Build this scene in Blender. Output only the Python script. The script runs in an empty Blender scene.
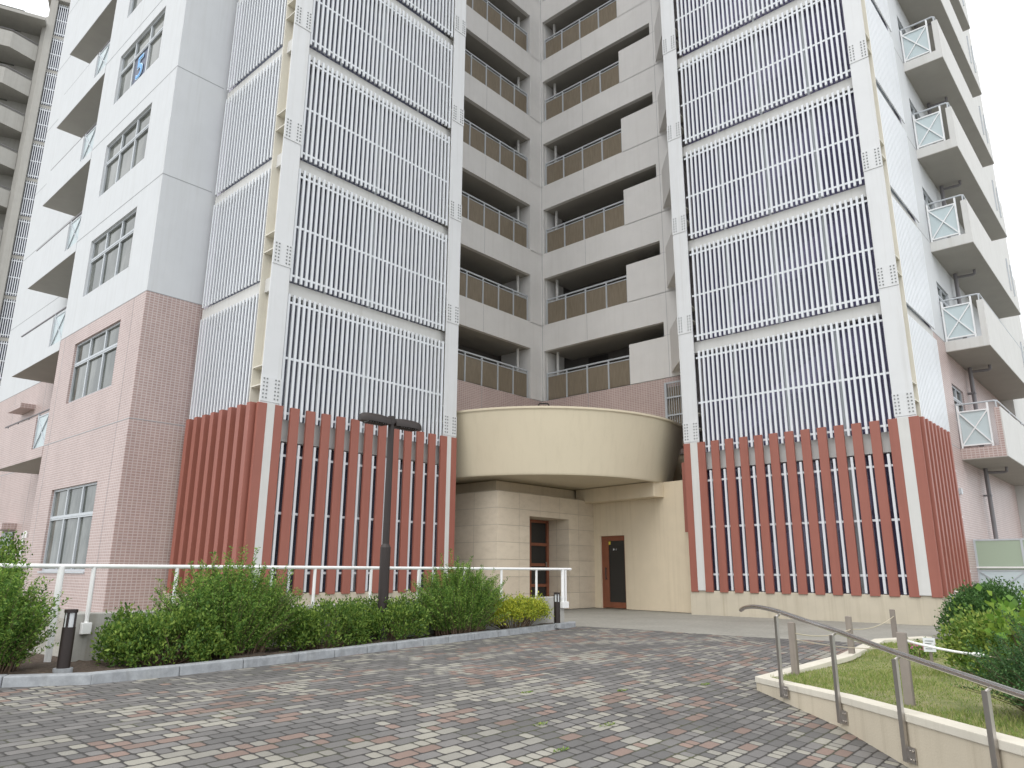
import bpy, math, random
import numpy as np
from mathutils import Vector, Matrix

random.seed(7)
RNG = np.random.default_rng(7)
S = bpy.context.scene
COL = S.collection
rad = math.radians

# ------------------------------------------------------------------ camera, sky, sun, exposure
def setup_view():
    pitch, roll, yaw = rad(14.325), rad(.274), rad(42.027)
    F = Vector((math.cos(pitch) * math.cos(yaw), math.cos(pitch) * math.sin(yaw), math.sin(pitch)))
    R = Vector((math.sin(yaw), -math.cos(yaw), 0))
    U = R.cross(F)
    c, s = math.cos(roll), math.sin(roll)
    R, U = c * R + s * U, -s * R + c * U
    cam = bpy.data.cameras.new('camera')
    cam.sensor_width = 36
    cam.lens = 731.8 * 36 / 1024
    cam.clip_start = .05
    cam.clip_end = 3000
    o = bpy.data.objects.new('camera', cam)
    COL.objects.link(o)
    m = Matrix((R, U, -F)).transposed().to_4x4()
    m.translation = Vector((0, 0, 1.01))
    o.matrix_world = m
    S.camera = o

    w = bpy.data.worlds.new('World')
    S.world = w
    w.use_nodes = True
    nt = w.node_tree
    nt.nodes.clear()
    sky = nt.nodes.new('ShaderNodeTexSky')
    sky.sky_type = 'NISHITA'
    sky.sun_disc = False
    sky.sun_elevation = rad(52)
    sky.sun_rotation = rad(90 - 200)
    sky.dust_density = 4
    hs = nt.nodes.new('ShaderNodeHueSaturation')
    hs.inputs['Saturation'].default_value = .25
    b1 = nt.nodes.new('ShaderNodeBackground')
    b1.inputs['Strength'].default_value = .03
    nt.links.new(sky.outputs[0], hs.inputs['Color'])
    nt.links.new(hs.outputs[0], b1.inputs['Color'])
    # the cloud layer of an overcast day: brighter overhead than at the horizon
    tc = nt.nodes.new('ShaderNodeTexCoord')
    sep = nt.nodes.new('ShaderNodeSeparateXYZ')
    nt.links.new(tc.outputs['Generated'], sep.inputs[0])
    ramp = nt.nodes.new('ShaderNodeValToRGB')
    ramp.color_ramp.elements[0].position = 0.0
    ramp.color_ramp.elements[0].color = (.80, .85, .90, 1)
    ramp.color_ramp.elements[1].position = .9
    ramp.color_ramp.elements[1].color = (1, 1, 1, 1)
    nt.links.new(sep.outputs['Z'], ramp.inputs[0])
    b2 = nt.nodes.new('ShaderNodeBackground')
    b2.inputs['Strength'].default_value = 1.15
    nt.links.new(ramp.outputs[0], b2.inputs['Color'])
    add = nt.nodes.new('ShaderNodeAddShader')
    nt.links.new(b1.outputs[0], add.inputs[0])
    nt.links.new(b2.outputs[0], add.inputs[1])
    out = nt.nodes.new('ShaderNodeOutputWorld')
    nt.links.new(add.outputs[0], out.inputs['Surface'])

    sun = bpy.data.lights.new('sun', 'SUN')
    sun.energy = .5
    sun.angle = rad(40)
    sun.color = (1, .97, .93)
    so = bpy.data.objects.new('sun', sun)
    COL.objects.link(so)
    az, el = rad(200), rad(52)          # where the bright part of the cloud stands
    d = Vector((math.cos(az) * math.cos(el), math.sin(az) * math.cos(el), math.sin(el)))
    so.rotation_euler = d.to_track_quat('Z', 'Y').to_euler()

    v = S.view_settings
    v.view_transform = 'Standard'
    v.look = 'None'
    v.gamma = 1
    v.use_curve_mapping = False
    v.exposure = .52
setup_view()

# ------------------------------------------------------------------ materials
class NT:
    def __init__(s, name):
        s.m = bpy.data.materials.new(name)
        s.m.use_nodes = True
        s.t = s.m.node_tree
        s.b = s.t.nodes['Principled BSDF']
        s.out = s.t.nodes['Material Output']
        s._pos = None
    def n(s, kind, **kw):
        o = s.t.nodes.new(kind)
        for k, v in kw.items():
            setattr(o, k, v)
        return o
    def put(s, sock, v):
        if hasattr(v, 'is_output') or isinstance(v, bpy.types.NodeSocket):
            s.t.links.new(v, sock)
        elif isinstance(v, (tuple, list)):
            sock.default_value = (*v, 1) if len(v) == 3 and len(sock.default_value) == 4 else v
        else:
            sock.default_value = v
    def pos(s):
        if s._pos is None:
            s._pos = s.n('ShaderNodeNewGeometry').outputs['Position']
        return s._pos
    def math(s, op, a, b=0.0, c=None):
        o = s.n('ShaderNodeMath', operation=op)
        s.put(o.inputs[0], a)
        s.put(o.inputs[1], b)
        if c is not None:
            s.put(o.inputs[2], c)
        return o.outputs[0]
    def xyz(s, v):
        o = s.n('ShaderNodeSeparateXYZ')
        s.put(o.inputs[0], v)
        return o.outputs
    def comb(s, x, y, z=0.0):
        o = s.n('ShaderNodeCombineXYZ')
        for i, v in enumerate((x, y, z)):
            s.put(o.inputs[i], v)
        return o.outputs[0]
    def noise(s, scale, detail=4, rough=.6, vec=None, stretch=None):
        v = vec if vec is not None else s.pos()
        if stretch:
            o = s.n('ShaderNodeVectorMath', operation='MULTIPLY')
            s.put(o.inputs[0], v)
            o.inputs[1].default_value = stretch
            v = o.outputs[0]
        o = s.n('ShaderNodeTexNoise')
        s.put(o.inputs['Vector'], v)
        o.inputs['Scale'].default_value = scale
        o.inputs['Detail'].default_value = detail
        o.inputs['Roughness'].default_value = rough
        return o.outputs['Fac']
    def ramp(s, fac, stops, interp='LINEAR'):
        o = s.n('ShaderNodeValToRGB')
        e = o.color_ramp.elements
        while len(e) < len(stops):
            e.new(.5)
        for i, (p, c) in enumerate(stops):
            e[i].position = p
            e[i].color = (*c, 1) if len(c) == 3 else c
        o.color_ramp.interpolation = interp
        s.put(o.inputs[0], fac)
        return o.outputs[0]
    def mix(s, f, a, b):
        o = s.n('ShaderNodeMix', data_type='RGBA')
        s.put(o.inputs[0], f)
        s.put(o.inputs[6], a)
        s.put(o.inputs[7], b)
        return o.outputs[2]
    def bump(s, h, dist=.01, strength=1):
        o = s.n('ShaderNodeBump')
        o.inputs['Distance'].default_value = dist
        o.inputs['Strength'].default_value = strength
        s.put(o.inputs['Height'], h)
        s.t.links.new(o.outputs[0], s.b.inputs['Normal'])
    def set(s, **kw):
        for k, v in kw.items():
            s.put(s.b.inputs[k.replace('_', ' ')], v)
        return s

M = {}
def scale3(c, k):
    return tuple(min(1, x * k) for x in c)

def painted(name, c, rough=.6, var=.06, streak=.05, bumpd=.002, metallic=0.0, nscale=2.0):
    """paint or render with faint blotches, rain streaks down the face and a fine grain"""
    t = NT(name)
    a = t.ramp(t.noise(nscale, 5), [(.3, scale3(c, 1 - var)), (.7, scale3(c, 1 + var * .5))])
    st = t.ramp(t.noise(1.0, 5, .7, stretch=(7, 7, .22)), [(.5, (1, 1, 1)), (.78, (1 - streak * 2.4, 1 - streak * 2.6, 1 - streak * 3))])
    o = t.n('ShaderNodeMix', data_type='RGBA', blend_type='MULTIPLY')
    o.inputs[0].default_value = 1
    t.put(o.inputs[6], a)
    t.put(o.inputs[7], st)
    t.set(Base_Color=o.outputs[2], Roughness=rough, Metallic=metallic)
    if bumpd:
        t.bump(t.noise(60, 4), bumpd, .5)
    M[name] = t.m
    return t

painted('white_wall', (.585, .602, .618), .75, .03, .035)
painted('off_white', (.60, .597, .58), .75, .04, .05)
painted('gallery_grey', (.66, .65, .635), .8, .04, .025)
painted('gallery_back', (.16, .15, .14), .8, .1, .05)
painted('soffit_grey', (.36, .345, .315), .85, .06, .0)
painted('joint_grey', (.33, .34, .35), .8, .05, .0, 0)
painted('canopy_beige', (.60, .53, .395), .7, .03, .03, .0015, nscale=.9)
painted('wall_beige', (.68, .585, .435), .8, .05, .05, .003)
painted('plinth_beige', (.53, .475, .375), .85, .08, .10, .004)
painted('steel_white', (.64, .65, .66), .45, .03, .05, 0)
painted('beam_grey', (.50, .48, .43), .6, .05, .06, 0)
painted('block_beige', (.36, .35, .325), .8, .06, .06, 0)
painted('lining_dark', (.10, .11, .15), .6, .05, .02, 0)
painted('steel_cream', (.66, .63, .55), .5, .05, .06, 0)
painted('louvre_white', (.69, .715, .745), .38, .03, .04, 0)
painted('louvre_bar', (.78, .79, .80), .38, .03, .0, 0)
painted('fin_red', (.30, .104, .075), .5, .05, .06, .0008)
painted('bolt_grey', (.20, .21, .21), .5, .1, 0, 0)
painted('bronze', (.021, .0135, .0115), .5, .15, .03, .0006)
painted('rail_white', (.80, .80, .79), .35, .03, .05, 0)
painted('door_wood', (.24, .085, .045), .45, .2, .1, .001)
painted('dark_metal', (.045, .04, .04), .5, .1, 0, 0)
painted('pipe_grey', (.20, .19, .20), .5, .1, .05, 0)
painted('frame_alu', (.47, .50, .53), .38, .04, .03, 0)
painted('kerb_stone', (.325, .34, .355), .85, .28, .10, .006, nscale=9)
painted('wall_concrete', (.42, .41, .38), .85, .18, .14, .004, nscale=3)
painted('cream_coping', (.64, .60, .51), .8, .07, .05, .003)
painted('cream_render', (.56, .495, .385), .85, .06, .09, .004)
painted('stake_wood', (.26, .225, .195), .85, .2, .2, .003)
painted('rope_tan', (.50, .44, .33), .9, .1, 0, 0)
painted('rope_white', (.80, .80, .78), .8, .05, 0, 0)
painted('sign_white', (.80, .82, .84), .5, .04, 0, 0)
painted('sticker_yellow', (.75, .62, .08), .5, .04, 0, 0)
painted('sign_blue', (.05, .20, .45), .5, .04, 0, 0)
painted('numeral_blue', (.16, .42, .80), .5, .03, 0, 0)
painted('numeral_pale', (.55, .75, .92), .5, .03, 0, 0)
painted('panel_navy', (.06, .075, .13), .4, .05, 0, 0)
painted('curtain', (.42, .42, .41), .9, .1, .2, 0)
painted('stair_pale', (.86, .84, .86), .8, .05, .05, 0)
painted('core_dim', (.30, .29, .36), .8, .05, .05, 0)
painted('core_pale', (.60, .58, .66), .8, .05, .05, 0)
painted('flower_pink', (.60, .16, .34), .7, .15, 0, 0)

def metal():
    t = NT('steel_brushed')
    t.set(Base_Color=(.50, .475, .45), Metallic=1.0, Roughness=t.math('MULTIPLY_ADD', t.noise(30, 3, stretch=(1, 1, .05)), .25, .26))
    M['steel_brushed'] = t.m
    t = NT('steel_rail')
    t.set(Base_Color=(.74, .72, .69), Metallic=1.0, Roughness=.2)
    M['steel_rail'] = t.m
metal()

def tile():
    t = NT('tile_pink')
    x, y, z = t.xyz(t.pos())[:3]
    v = t.comb(t.math('ADD', x, y), z)
    b = t.n('ShaderNodeTexBrick')
    b.offset = .0
    t.put(b.inputs['Vector'], v)
    b.inputs['Color1'].default_value = (.43, .318, .292, 1)
    b.inputs['Color2'].default_value = (.375, .272, .25, 1)
    b.inputs['Mortar'].default_value = (.56, .49, .47, 1)
    b.inputs['Scale'].default_value = 1
    b.inputs['Mortar Size'].default_value = .0095
    b.inputs['Mortar Smooth'].default_value = .2
    b.inputs['Bias'].default_value = -.1
    b.inputs['Brick Width'].default_value = .098
    b.inputs['Row Height'].default_value = .060
    o = t.n('ShaderNodeMix', data_type='RGBA', blend_type='MULTIPLY')
    o.inputs[0].default_value = 1
    t.put(o.inputs[6], b.outputs['Color'])
    t.put(o.inputs[7], t.ramp(t.noise(1.2, 5, .7, stretch=(1, 1, .5)), [(.3, (.90, .88, .88)), (.7, (1.06, 1.05, 1.05))]))
    t.set(Base_Color=o.outputs[2], Roughness=.45)
    t.bump(t.math('SUBTRACT', 1, b.outputs['Fac']), .004, .7)
    M['tile_pink'] = t.m
tile()

def stone():
    t = NT('stone_entrance')
    x, y, z = t.xyz(t.pos())[:3]
    v = t.comb(t.math('ADD', x, y), z)
    b = t.n('ShaderNodeTexBrick')
    b.offset = .0
    t.put(b.inputs['Vector'], v)
    b.inputs['Color1'].default_value = (.66, .575, .455, 1)
    b.inputs['Color2'].default_value = (.60, .515, .405, 1)
    b.inputs['Mortar'].default_value = (.46, .40, .32, 1)
    b.inputs['Scale'].default_value = 1
    b.inputs['Mortar Size'].default_value = .007
    b.inputs['Brick Width'].default_value = .86
    b.inputs['Row Height'].default_value = .431
    grain = t.ramp(t.noise(3.0, 8, .72, stretch=(1, 1, 2.2)), [(.3, (.90, .89, .87)), (.5, (1, 1, 1)), (.72, (1.06, 1.06, 1.05))])
    o = t.n('ShaderNodeMix', data_type='RGBA', blend_type='MULTIPLY')
    o.inputs[0].default_value = 1
    t.put(o.inputs[6], b.outputs['Color'])
    t.put(o.inputs[7], grain)
    t.set(Base_Color=o.outputs[2], Roughness=.8)
    t.bump(t.math('MULTIPLY_ADD', b.outputs['Fac'], -1.0, t.math('MULTIPLY', t.noise(25, 6, .7), .5)), .006, .8)
    M['stone_entrance'] = t.m
stone()

def paving():
    t = NT('block_paving')
    x, y, z = t.xyz(t.pos())[:3]
    a = rad(3.0)
    u = t.math('ADD', t.math('MULTIPLY', x, math.cos(a)), t.math('MULTIPLY', y, math.sin(a)))
    v = t.math('SUBTRACT', t.math('MULTIPLY', y, math.cos(a)), t.math('MULTIPLY', x, math.sin(a)))
    W, Hh = .212, .107
    # joints wander a few millimetres
    wob = t.noise(9, 2)
    v = t.math('MULTIPLY_ADD', wob, .012, v)
    r = t.math('DIVIDE', v, Hh)
    row = t.math('FLOOR', r)
    rn = t.n('ShaderNodeTexWhiteNoise', noise_dimensions='1D')
    t.put(rn.inputs['W'], row)
    off = t.math('MULTIPLY_ADD', t.math('MODULO', t.math('ABSOLUTE', row), 2.0), .5, t.math('MULTIPLY', rn.outputs['Value'], .12))
    q = t.math('ADD', t.math('DIVIDE', u, W), off)
    col0 = t.math('FLOOR', q)
    fq = t.math('FRACT', q)
    # some blocks are laid as two half blocks
    h1 = t.n('ShaderNodeTexWhiteNoise', noise_dimensions='2D')
    t.put(h1.inputs['Vector'], t.comb(col0, row))
    half = t.math('GREATER_THAN', h1.outputs['Value'], .72)
    side = t.math('GREATER_THAN', fq, .5)
    fq2 = t.math('FRACT', t.math('MULTIPLY', fq, 2.0))
    lenx = t.math('MULTIPLY_ADD', half, -W / 2, W)
    fx = t.math('ADD', t.math('MULTIPLY', fq, t.math('SUBTRACT', 1, half)), t.math('MULTIPLY', fq2, half))
    col = t.math('ADD', col0, t.math('MULTIPLY', t.math('MULTIPLY', half, side), .37))
    fy = t.math('FRACT', r)
    dx = t.math('MULTIPLY', t.math('MINIMUM', fx, t.math('SUBTRACT', 1, fx)), lenx)
    dy = t.math('MULTIPLY', t.math('MINIMUM', fy, t.math('SUBTRACT', 1, fy)), Hh)
    # rounded corners: distance to the edge with the corner cut
    corner = t.math('MULTIPLY', t.math('SUBTRACT', t.math('ADD', dx, dy), .0185), .75)
    d = t.math('MINIMUM', t.math('MINIMUM', dx, dy), corner)
    mask = t.ramp(d, [(.004, (0, 0, 0)), (.0085, (1, 1, 1))])
    wn = t.n('ShaderNodeTexWhiteNoise', noise_dimensions='2D')
    t.put(wn.inputs['Vector'], t.comb(col, row))
    patch = t.noise(1.0, 2, .5, vec=t.comb(t.math('MULTIPLY', col0, .19), t.math('MULTIPLY', row, .13)))
    patch2 = t.noise(1.0, 2, .5, vec=t.comb(t.math('MULTIPLY_ADD', col0, .22, 40.0), t.math('MULTIPLY', row, .15)))
    sel = t.math('ADD', t.math('MULTIPLY', wn.outputs['Value'], .58), t.math('MULTIPLY', t.math('SUBTRACT', patch, .5), 1.7))
    c1 = t.ramp(sel, [(0, (.122, .118, .115)), (.16, (.154, .148, .143)), (.29, (.186, .178, .171)), (.38, (.255, .245, .217)), (.47, (.305, .292, .252))], 'CONSTANT')
    pinkfac = t.math('GREATER_THAN', t.math('ADD', t.math('MULTIPLY', t.xyz(wn.outputs['Color'])[1], .62), t.math('MULTIPLY', t.math('SUBTRACT', patch2, .5), 1.5)), .55)
    pink = t.ramp(t.xyz(wn.outputs['Color'])[0], [(0, (.195, .142, .120)), (1, (.255, .182, .152))])
    c = t.mix(pinkfac, c1, pink)
    grime = t.ramp(t.noise(.9, 6, .65), [(.3, (.82, .81, .80)), (.7, (1.08, 1.08, 1.08))])
    speck = t.ramp(t.noise(140, 3, .7), [(.25, (.80, .80, .80)), (.75, (1.14, 1.14, 1.14))])
    for k in (grime, speck):
        o = t.n('ShaderNodeMix', data_type='RGBA', blend_type='MULTIPLY')
        o.inputs[0].default_value = 1
        t.put(o.inputs[6], c)
        t.put(o.inputs[7], k)
        c = o.outputs[2]
    moss = t.mix(t.ramp(t.noise(2.2, 4), [(.52, (0, 0, 0)), (.7, (1, 1, 1))]), (.040, .037, .034), (.070, .075, .036))
    c = t.mix(mask, moss, c)
    t.set(Base_Color=c, Roughness=.82)
    h = t.math('ADD', t.ramp(d, [(.002, (0, 0, 0)), (.014, (1, 1, 1))]), t.math('MULTIPLY', t.noise(70, 4, .7), .18))
    h = t.math('ADD', h, t.math('MULTIPLY', wn.outputs['Value'], .22))
    t.bump(h, .010, .8)
    M['block_paving'] = t.m
paving()

def ground_mats():
    t = NT('concrete_path')
    a = t.ramp(t.noise(.8, 7, .65), [(.3, (.25, .242, .212)), (.7, (.315, .305, .268))])
    b = t.ramp(t.noise(14, 5, .7), [(.35, (.86, .86, .86)), (.65, (1.06, 1.06, 1.06))])
    o = t.n('ShaderNodeMix', data_type='RGBA', blend_type='MULTIPLY')
    o.inputs[0].default_value = 1
    t.put(o.inputs[6], a)
    t.put(o.inputs[7], b)
    t.set(Base_Color=o.outputs[2], Roughness=.85)
    t.bump(t.noise(90, 4), .004, .6)
    M['concrete_path'] = t.m
    t = NT('soil')
    t.set(Base_Color=t.ramp(t.noise(28, 6, .75), [(.3, (.05, .034, .024)), (.55, (.12, .085, .06)), (.75, (.24, .19, .14))]), Roughness=.95)
    t.bump(t.noise(22, 6, .75), .05, 1)
    M['soil'] = t.m
    t = NT('turf_soil')
    t.set(Base_Color=t.ramp(t.noise(2.3, 6, .7), [(.3, (.15, .19, .06)), (.5, (.26, .27, .11)), (.7, (.38, .34, .20))]), Roughness=.95)
    t.bump(t.noise(30, 6, .75), .03, 1)
    M['turf_soil'] = t.m
ground_mats()

def glass(name, col, transp, rough=.06, spec=.6, tcol=(1, 1, 1)):
    t = NT(name)
    t.set(Base_Color=col, Roughness=rough)
    t.b.inputs['Specular IOR Level'].default_value = spec
    if transp:
        tr = t.n('ShaderNodeBsdfTransparent')
        tr.inputs[0].default_value = (*tcol, 1)
        mx = t.n('ShaderNodeMixShader')
        mx.inputs[0].default_value = transp
        t.t.links.new(t.b.outputs[0], mx.inputs[1])
        t.t.links.new(tr.outputs[0], mx.inputs[2])
        t.t.links.new(mx.outputs[0], t.out.inputs['Surface'])
    M[name] = t.m
    return t
glass('glass_blue', (.19, .18, .30), .60, .06, .75, (.90, .88, .98))
glass('glass_bluegrey', (.14, .145, .20), .45, .06, .6, (.82, .84, .92))
t_ = glass('glass_window', (.10, .105, .11), 0, .05, .35)
t_.set(Base_Color=t_.ramp(t_.noise(1.1, 3, stretch=(1.3, 1.3, .6)), [(.42, (.05, .056, .046)), (.62, (.15, .155, .14))]))
glass('glass_door', (.022, .022, .022), 0, .07, .5)
glass('glass_frosted', (.60, .68, .70), .22, .35, .5, (.8, .92, .95))
glass('glass_green', (.42, .50, .40), .25, .3, .5, (.75, .85, .70))
t_ = glass('panel_brown', (.16, .13, .095), .2, .3, .4, (.6, .5, .4))
t_.set(Base_Color=t_.ramp(t_.noise(1.0, 5, .65, stretch=(22, 22, 2.5)), [(.3, (.215, .182, .135)), (.65, (.285, .24, .18))]))
glass('lamp_lens', (.55, .57, .58), 0, .2, .5)

def leaf_mat(name, dark, mid, light, trans=.28, rough=.55):
    t = NT(name)
    g = t.n('ShaderNodeNewGeometry')
    f = t.math('MULTIPLY_ADD', g.outputs['Random Per Island'], .7, t.math('MULTIPLY', t.noise(3.2, 3), .45))
    c = t.ramp(f, [(.12, dark), (.5, mid), (.92, light)])
    t.set(Base_Color=c, Roughness=rough)
    t.b.inputs['Specular IOR Level'].default_value = .3
    tl = t.n('ShaderNodeBsdfTranslucent')
    t.put(tl.inputs[0], c)
    mx = t.n('ShaderNodeMixShader')
    mx.inputs[0].default_value = trans
    t.t.links.new(t.b.outputs[0], mx.inputs[1])
    t.t.links.new(tl.outputs[0], mx.inputs[2])
    t.t.links.new(mx.outputs[0], t.out.inputs['Surface'])
    M[name] = t.m
leaf_mat('leaf_feathery', (.045, .11, .022), (.13, .255, .05), (.33, .47, .095), .40)
leaf_mat('leaf_hedge', (.030, .075, .014), (.095, .185, .03), (.27, .37, .07), .32)
leaf_mat('leaf_mid', (.06, .13, .025), (.15, .26, .045), (.36, .42, .09))
leaf_mat('leaf_yellow', (.09, .15, .02), (.30, .37, .035), (.56, .55, .06))
leaf_mat('leaf_dark', (.028, .075, .022), (.06, .14, .036), (.12, .23, .06))
leaf_mat('leaf_bright', (.07, .15, .025), (.16, .30, .045), (.34, .48, .09))
leaf_mat('leaf_juniper', (.03, .075, .030), (.06, .135, .044), (.11, .21, .065))
leaf_mat('grass', (.13, .21, .045), (.25, .34, .08), (.45, .43, .19), .4)
leaf_mat('twig', (.07, .045, .03), (.11, .075, .05), (.17, .12, .08), 0.0, .9)

# ------------------------------------------------------------------ mesh helpers
def empty(name, loc, label=None, cat=None, group=None):
    o = bpy.data.objects.new(name, None)
    o.empty_display_size = .2
    COL.objects.link(o)
    o.location = loc
    tag(o, label, cat, group)
    return o

def tag(o, label=None, cat=None, group=None, kind=None):
    if label:
        o['label'] = label
    if cat:
        o['category'] = cat
    if group:
        o['group'] = group
    if kind:
        o['kind'] = kind
    return o

def origin(p):
    v = Vector((0, 0, 0))
    while p is not None:
        v += p.location
        p = p.parent
    return v

class MB:
    def __init__(s):
        s.v, s.f, s.mi = [], [], []
    def add(s, verts, faces, mi=0):
        k = len(s.v)
        s.v += [tuple(p) for p in verts]
        s.f += [tuple(i + k for i in f) for f in faces]
        s.mi += [mi] * len(faces)
        return s
    def hexa(s, c, mi=0):
        """eight corners: bottom ring of four, top ring of four"""
        return s.add(c, [(0, 3, 2, 1), (4, 5, 6, 7), (0, 1, 5, 4), (1, 2, 6, 5), (2, 3, 7, 6), (3, 0, 4, 7)], mi)
    def box(s, x0, x1, y0, y1, z0, z1, mi=0):
        return s.hexa([(x0, y0, z0), (x1, y0, z0), (x1, y1, z0), (x0, y1, z0), (x0, y0, z1), (x1, y0, z1), (x1, y1, z1), (x0, y1, z1)], mi)
    def mbox(s, m, u0, u1, d0, d1, z0, z1, mi=0):
        c = [(u0, d0, z0), (u1, d0, z0), (u1, d1, z0), (u0, d1, z0), (u0, d0, z1), (u1, d0, z1), (u1, d1, z1), (u0, d1, z1)]
        return s.hexa([m(*p) for p in c], mi)
    def prism(s, poly, z0, z1, mi=0):
        n = len(poly)
        zb = z0 if callable(z0) else (lambda p: z0)
        zt = z1 if callable(z1) else (lambda p: z1)
        v = [(p[0], p[1], zb(p)) for p in poly] + [(p[0], p[1], zt(p)) for p in poly]
        f = [tuple(range(n - 1, -1, -1)), tuple(range(n, 2 * n))] + [(i, (i + 1) % n, n + (i + 1) % n, n + i) for i in range(n)]
        return s.add(v, f, mi)
    def bar(s, a, b, w, h, mi=0, up=(0, 0, 1)):
        """rectangular bar from a to b: w across, h along up"""
        a, b = Vector(a), Vector(b)
        d = (b - a).normalized()
        x = d.cross(Vector(up))
        if x.length < 1e-4:
            x = Vector((1, 0, 0))
        x.normalize()
        y = x.cross(d)
        x, y = x * w / 2, y * h / 2
        return s.hexa([a - x - y, a + x - y, b + x - y, b - x - y, a - x + y, a + x + y, b + x + y, b - x + y], mi)
    def tube(s, pts, r, n=10, mi=0, cap=True):
        pts = [Vector(p) for p in pts]
        rs = r if isinstance(r, (list, tuple)) else [r] * len(pts)
        k = len(s.v)
        ref = None
        for i, p in enumerate(pts):
            d = (pts[min(i + 1, len(pts) - 1)] - pts[max(i - 1, 0)]).normalized()
            if ref is None:
                ref = d.orthogonal().normalized()
            ref = (ref - d * ref.dot(d)).normalized()
            q = d.cross(ref)
            for j in range(n):
                a = 2 * math.pi * j / n
                s.v.append(tuple(p + (ref * math.cos(a) + q * math.sin(a)) * rs[i]))
        for i in range(len(pts) - 1):
            for j in range(n):
                s.f.append((k + i * n + j, k + i * n + (j + 1) % n, k + (i + 1) * n + (j + 1) % n, k + (i + 1) * n + j))
                s.mi.append(mi)
        if cap:
            s.f.append(tuple(k + j for j in range(n - 1, -1, -1)))
            s.f.append(tuple(k + (len(pts) - 1) * n + j for j in range(n)))
            s.mi += [mi, mi]
        return s
    def lathe(s, prof, cx, cy, n=96, mi=0):
        k = len(s.v)
        for r, z in prof:
            for j in range(n):
                a = 2 * math.pi * j / n
                s.v.append((cx + r * math.cos(a), cy + r * math.sin(a), z))
        for i in range(len(prof) - 1):
            for j in range(n):
                s.f.append((k + i * n + j, k + i * n + (j + 1) % n, k + (i + 1) * n + (j + 1) % n, k + (i + 1) * n + j))
                s.mi.append(mi)
        return s
    def build(s, name, mats, parent=None, label=None, bevel=0, smooth=False, loc=None):
        me = bpy.data.meshes.new(name)
        if parent is not None:
            o3 = origin(parent)
        elif loc is not None:
            o3 = Vector(loc)
        else:
            a = np.array(s.v)
            o3 = Vector(((a[:, 0].min() + a[:, 0].max()) / 2, (a[:, 1].min() + a[:, 1].max()) / 2, a[:, 2].min()))
        me.from_pydata([(p[0] - o3.x, p[1] - o3.y, p[2] - o3.z) for p in s.v], [], s.f)
        if isinstance(mats, str):
            mats = [mats]
        for m in mats:
            me.materials.append(M[m])
        me.polygons.foreach_set('material_index', s.mi)
        me.update()
        import bmesh
        bm = bmesh.new()
        bm.from_mesh(me)
        bmesh.ops.recalc_face_normals(bm, faces=bm.faces)
        bm.to_mesh(me)
        bm.free()
        if smooth:
            me.polygons.foreach_set('use_smooth', [True] * len(me.polygons))
            try:
                me.set_sharp_from_angle(angle=rad(40))
            except Exception:
                pass
        o = bpy.data.objects.new(name, me)
        COL.objects.link(o)
        if parent is not None:
            o.parent = parent
        else:
            o.location = o3
        if bevel:
            b = o.modifiers.new('bevel', 'BEVEL')
            b.width = bevel
            b.segments = 2
            b.limit_method = 'ANGLE'
        if label:
            o['label'] = label
        return o

def copy_part(o, dx, dy, dz, parent=None, label=None):
    """a copy of a part and its sub-parts, shifted; the mesh is shared"""
    c = o.copy()
    COL.objects.link(c)
    c.parent = parent if parent is not None else o.parent
    c.location = o.location + Vector((dx, dy, dz))
    if label:
        c['label'] = label
    for ch in [k for k in bpy.data.objects if k.parent == o]:
        d = ch.copy()
        COL.objects.link(d)
        d.parent = c
    return c

def wall_cells(mb, m, u0, u1, z0, z1, openings, depth=.18, mi=0, mi_reveal=None):
    """a facade sheet with real openings: front faces and the reveals of each opening"""
    us = sorted({u0, u1} | {a for o in openings for a in o[:2] if u0 < a < u1})
    zs = sorted({z0, z1} | {a for o in openings for a in o[2:] if z0 < a < z1})
    for i in range(len(us) - 1):
        for j in range(len(zs) - 1):
            uc, zc = (us[i] + us[i + 1]) / 2, (zs[j] + zs[j + 1]) / 2
            if any(o[0] < uc < o[1] and o[2] < zc < o[3] for o in openings):
                continue
            mb.add([m(us[i], 0, zs[j]), m(us[i + 1], 0, zs[j]), m(us[i + 1], 0, zs[j + 1]), m(us[i], 0, zs[j + 1])], [(0, 1, 2, 3)], mi)
    r = mi if mi_reveal is None else mi_reveal
    for a, b, c, d in openings:
        if b <= u0 or a >= u1 or d <= z0 or c >= z1:
            continue
        c_, d_ = max(c, z0), min(d, z1)
        ring = [(a, c_), (b, c_), (b, d_), (a, d_)]
        for k in range(4):
            (p, q), (p2, q2) = ring[k], ring[(k + 1) % 4]
            mb.add([m(p, 0, q), m(p2, 0, q2), m(p2, depth, q2), m(p, depth, q)], [(0, 1, 2, 3)], r)

# ------------------------------------------------------------------ the ground
def gz(x, y):
    x, y = np.asarray(x, float), np.asarray(y, float)
    sp = np.minimum(np.log1p(np.exp(np.clip((5 - y) * 2, -50, 50))) / 2, 5.4)
    s = np.clip((x - 8) / 4, 0, 1)
    s = s * s * (3 - 2 * s)
    t = np.clip((x - 11) / 2.5, 0, 1)
    t = t * t * (3 - 2 * t)
    return -.03 * (1 - t) - .105 * sp * (1 - s)

def grid_sheet(name, xs, ys, zf, mat, dz=0, xmap=None):
    X, Y = np.meshgrid(xs, ys)
    if xmap is not None:
        X = xmap(X, Y)
    Z = zf(X, Y) + dz
    n, m = len(xs), len(ys)
    mb = MB()
    mb.v = list(zip(X.ravel().tolist(), Y.ravel().tolist(), Z.ravel().tolist()))
    mb.f = [(j * n + i, j * n + i + 1, (j + 1) * n + i + 1, (j + 1) * n + i) for j in range(m - 1) for i in range(n - 1)]
    mb.mi = [0] * len(mb.f)
    o = mb.build(name, mat, smooth=True, loc=(0, 0, 0))
    tag(o, kind='structure')
    return o

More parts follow.
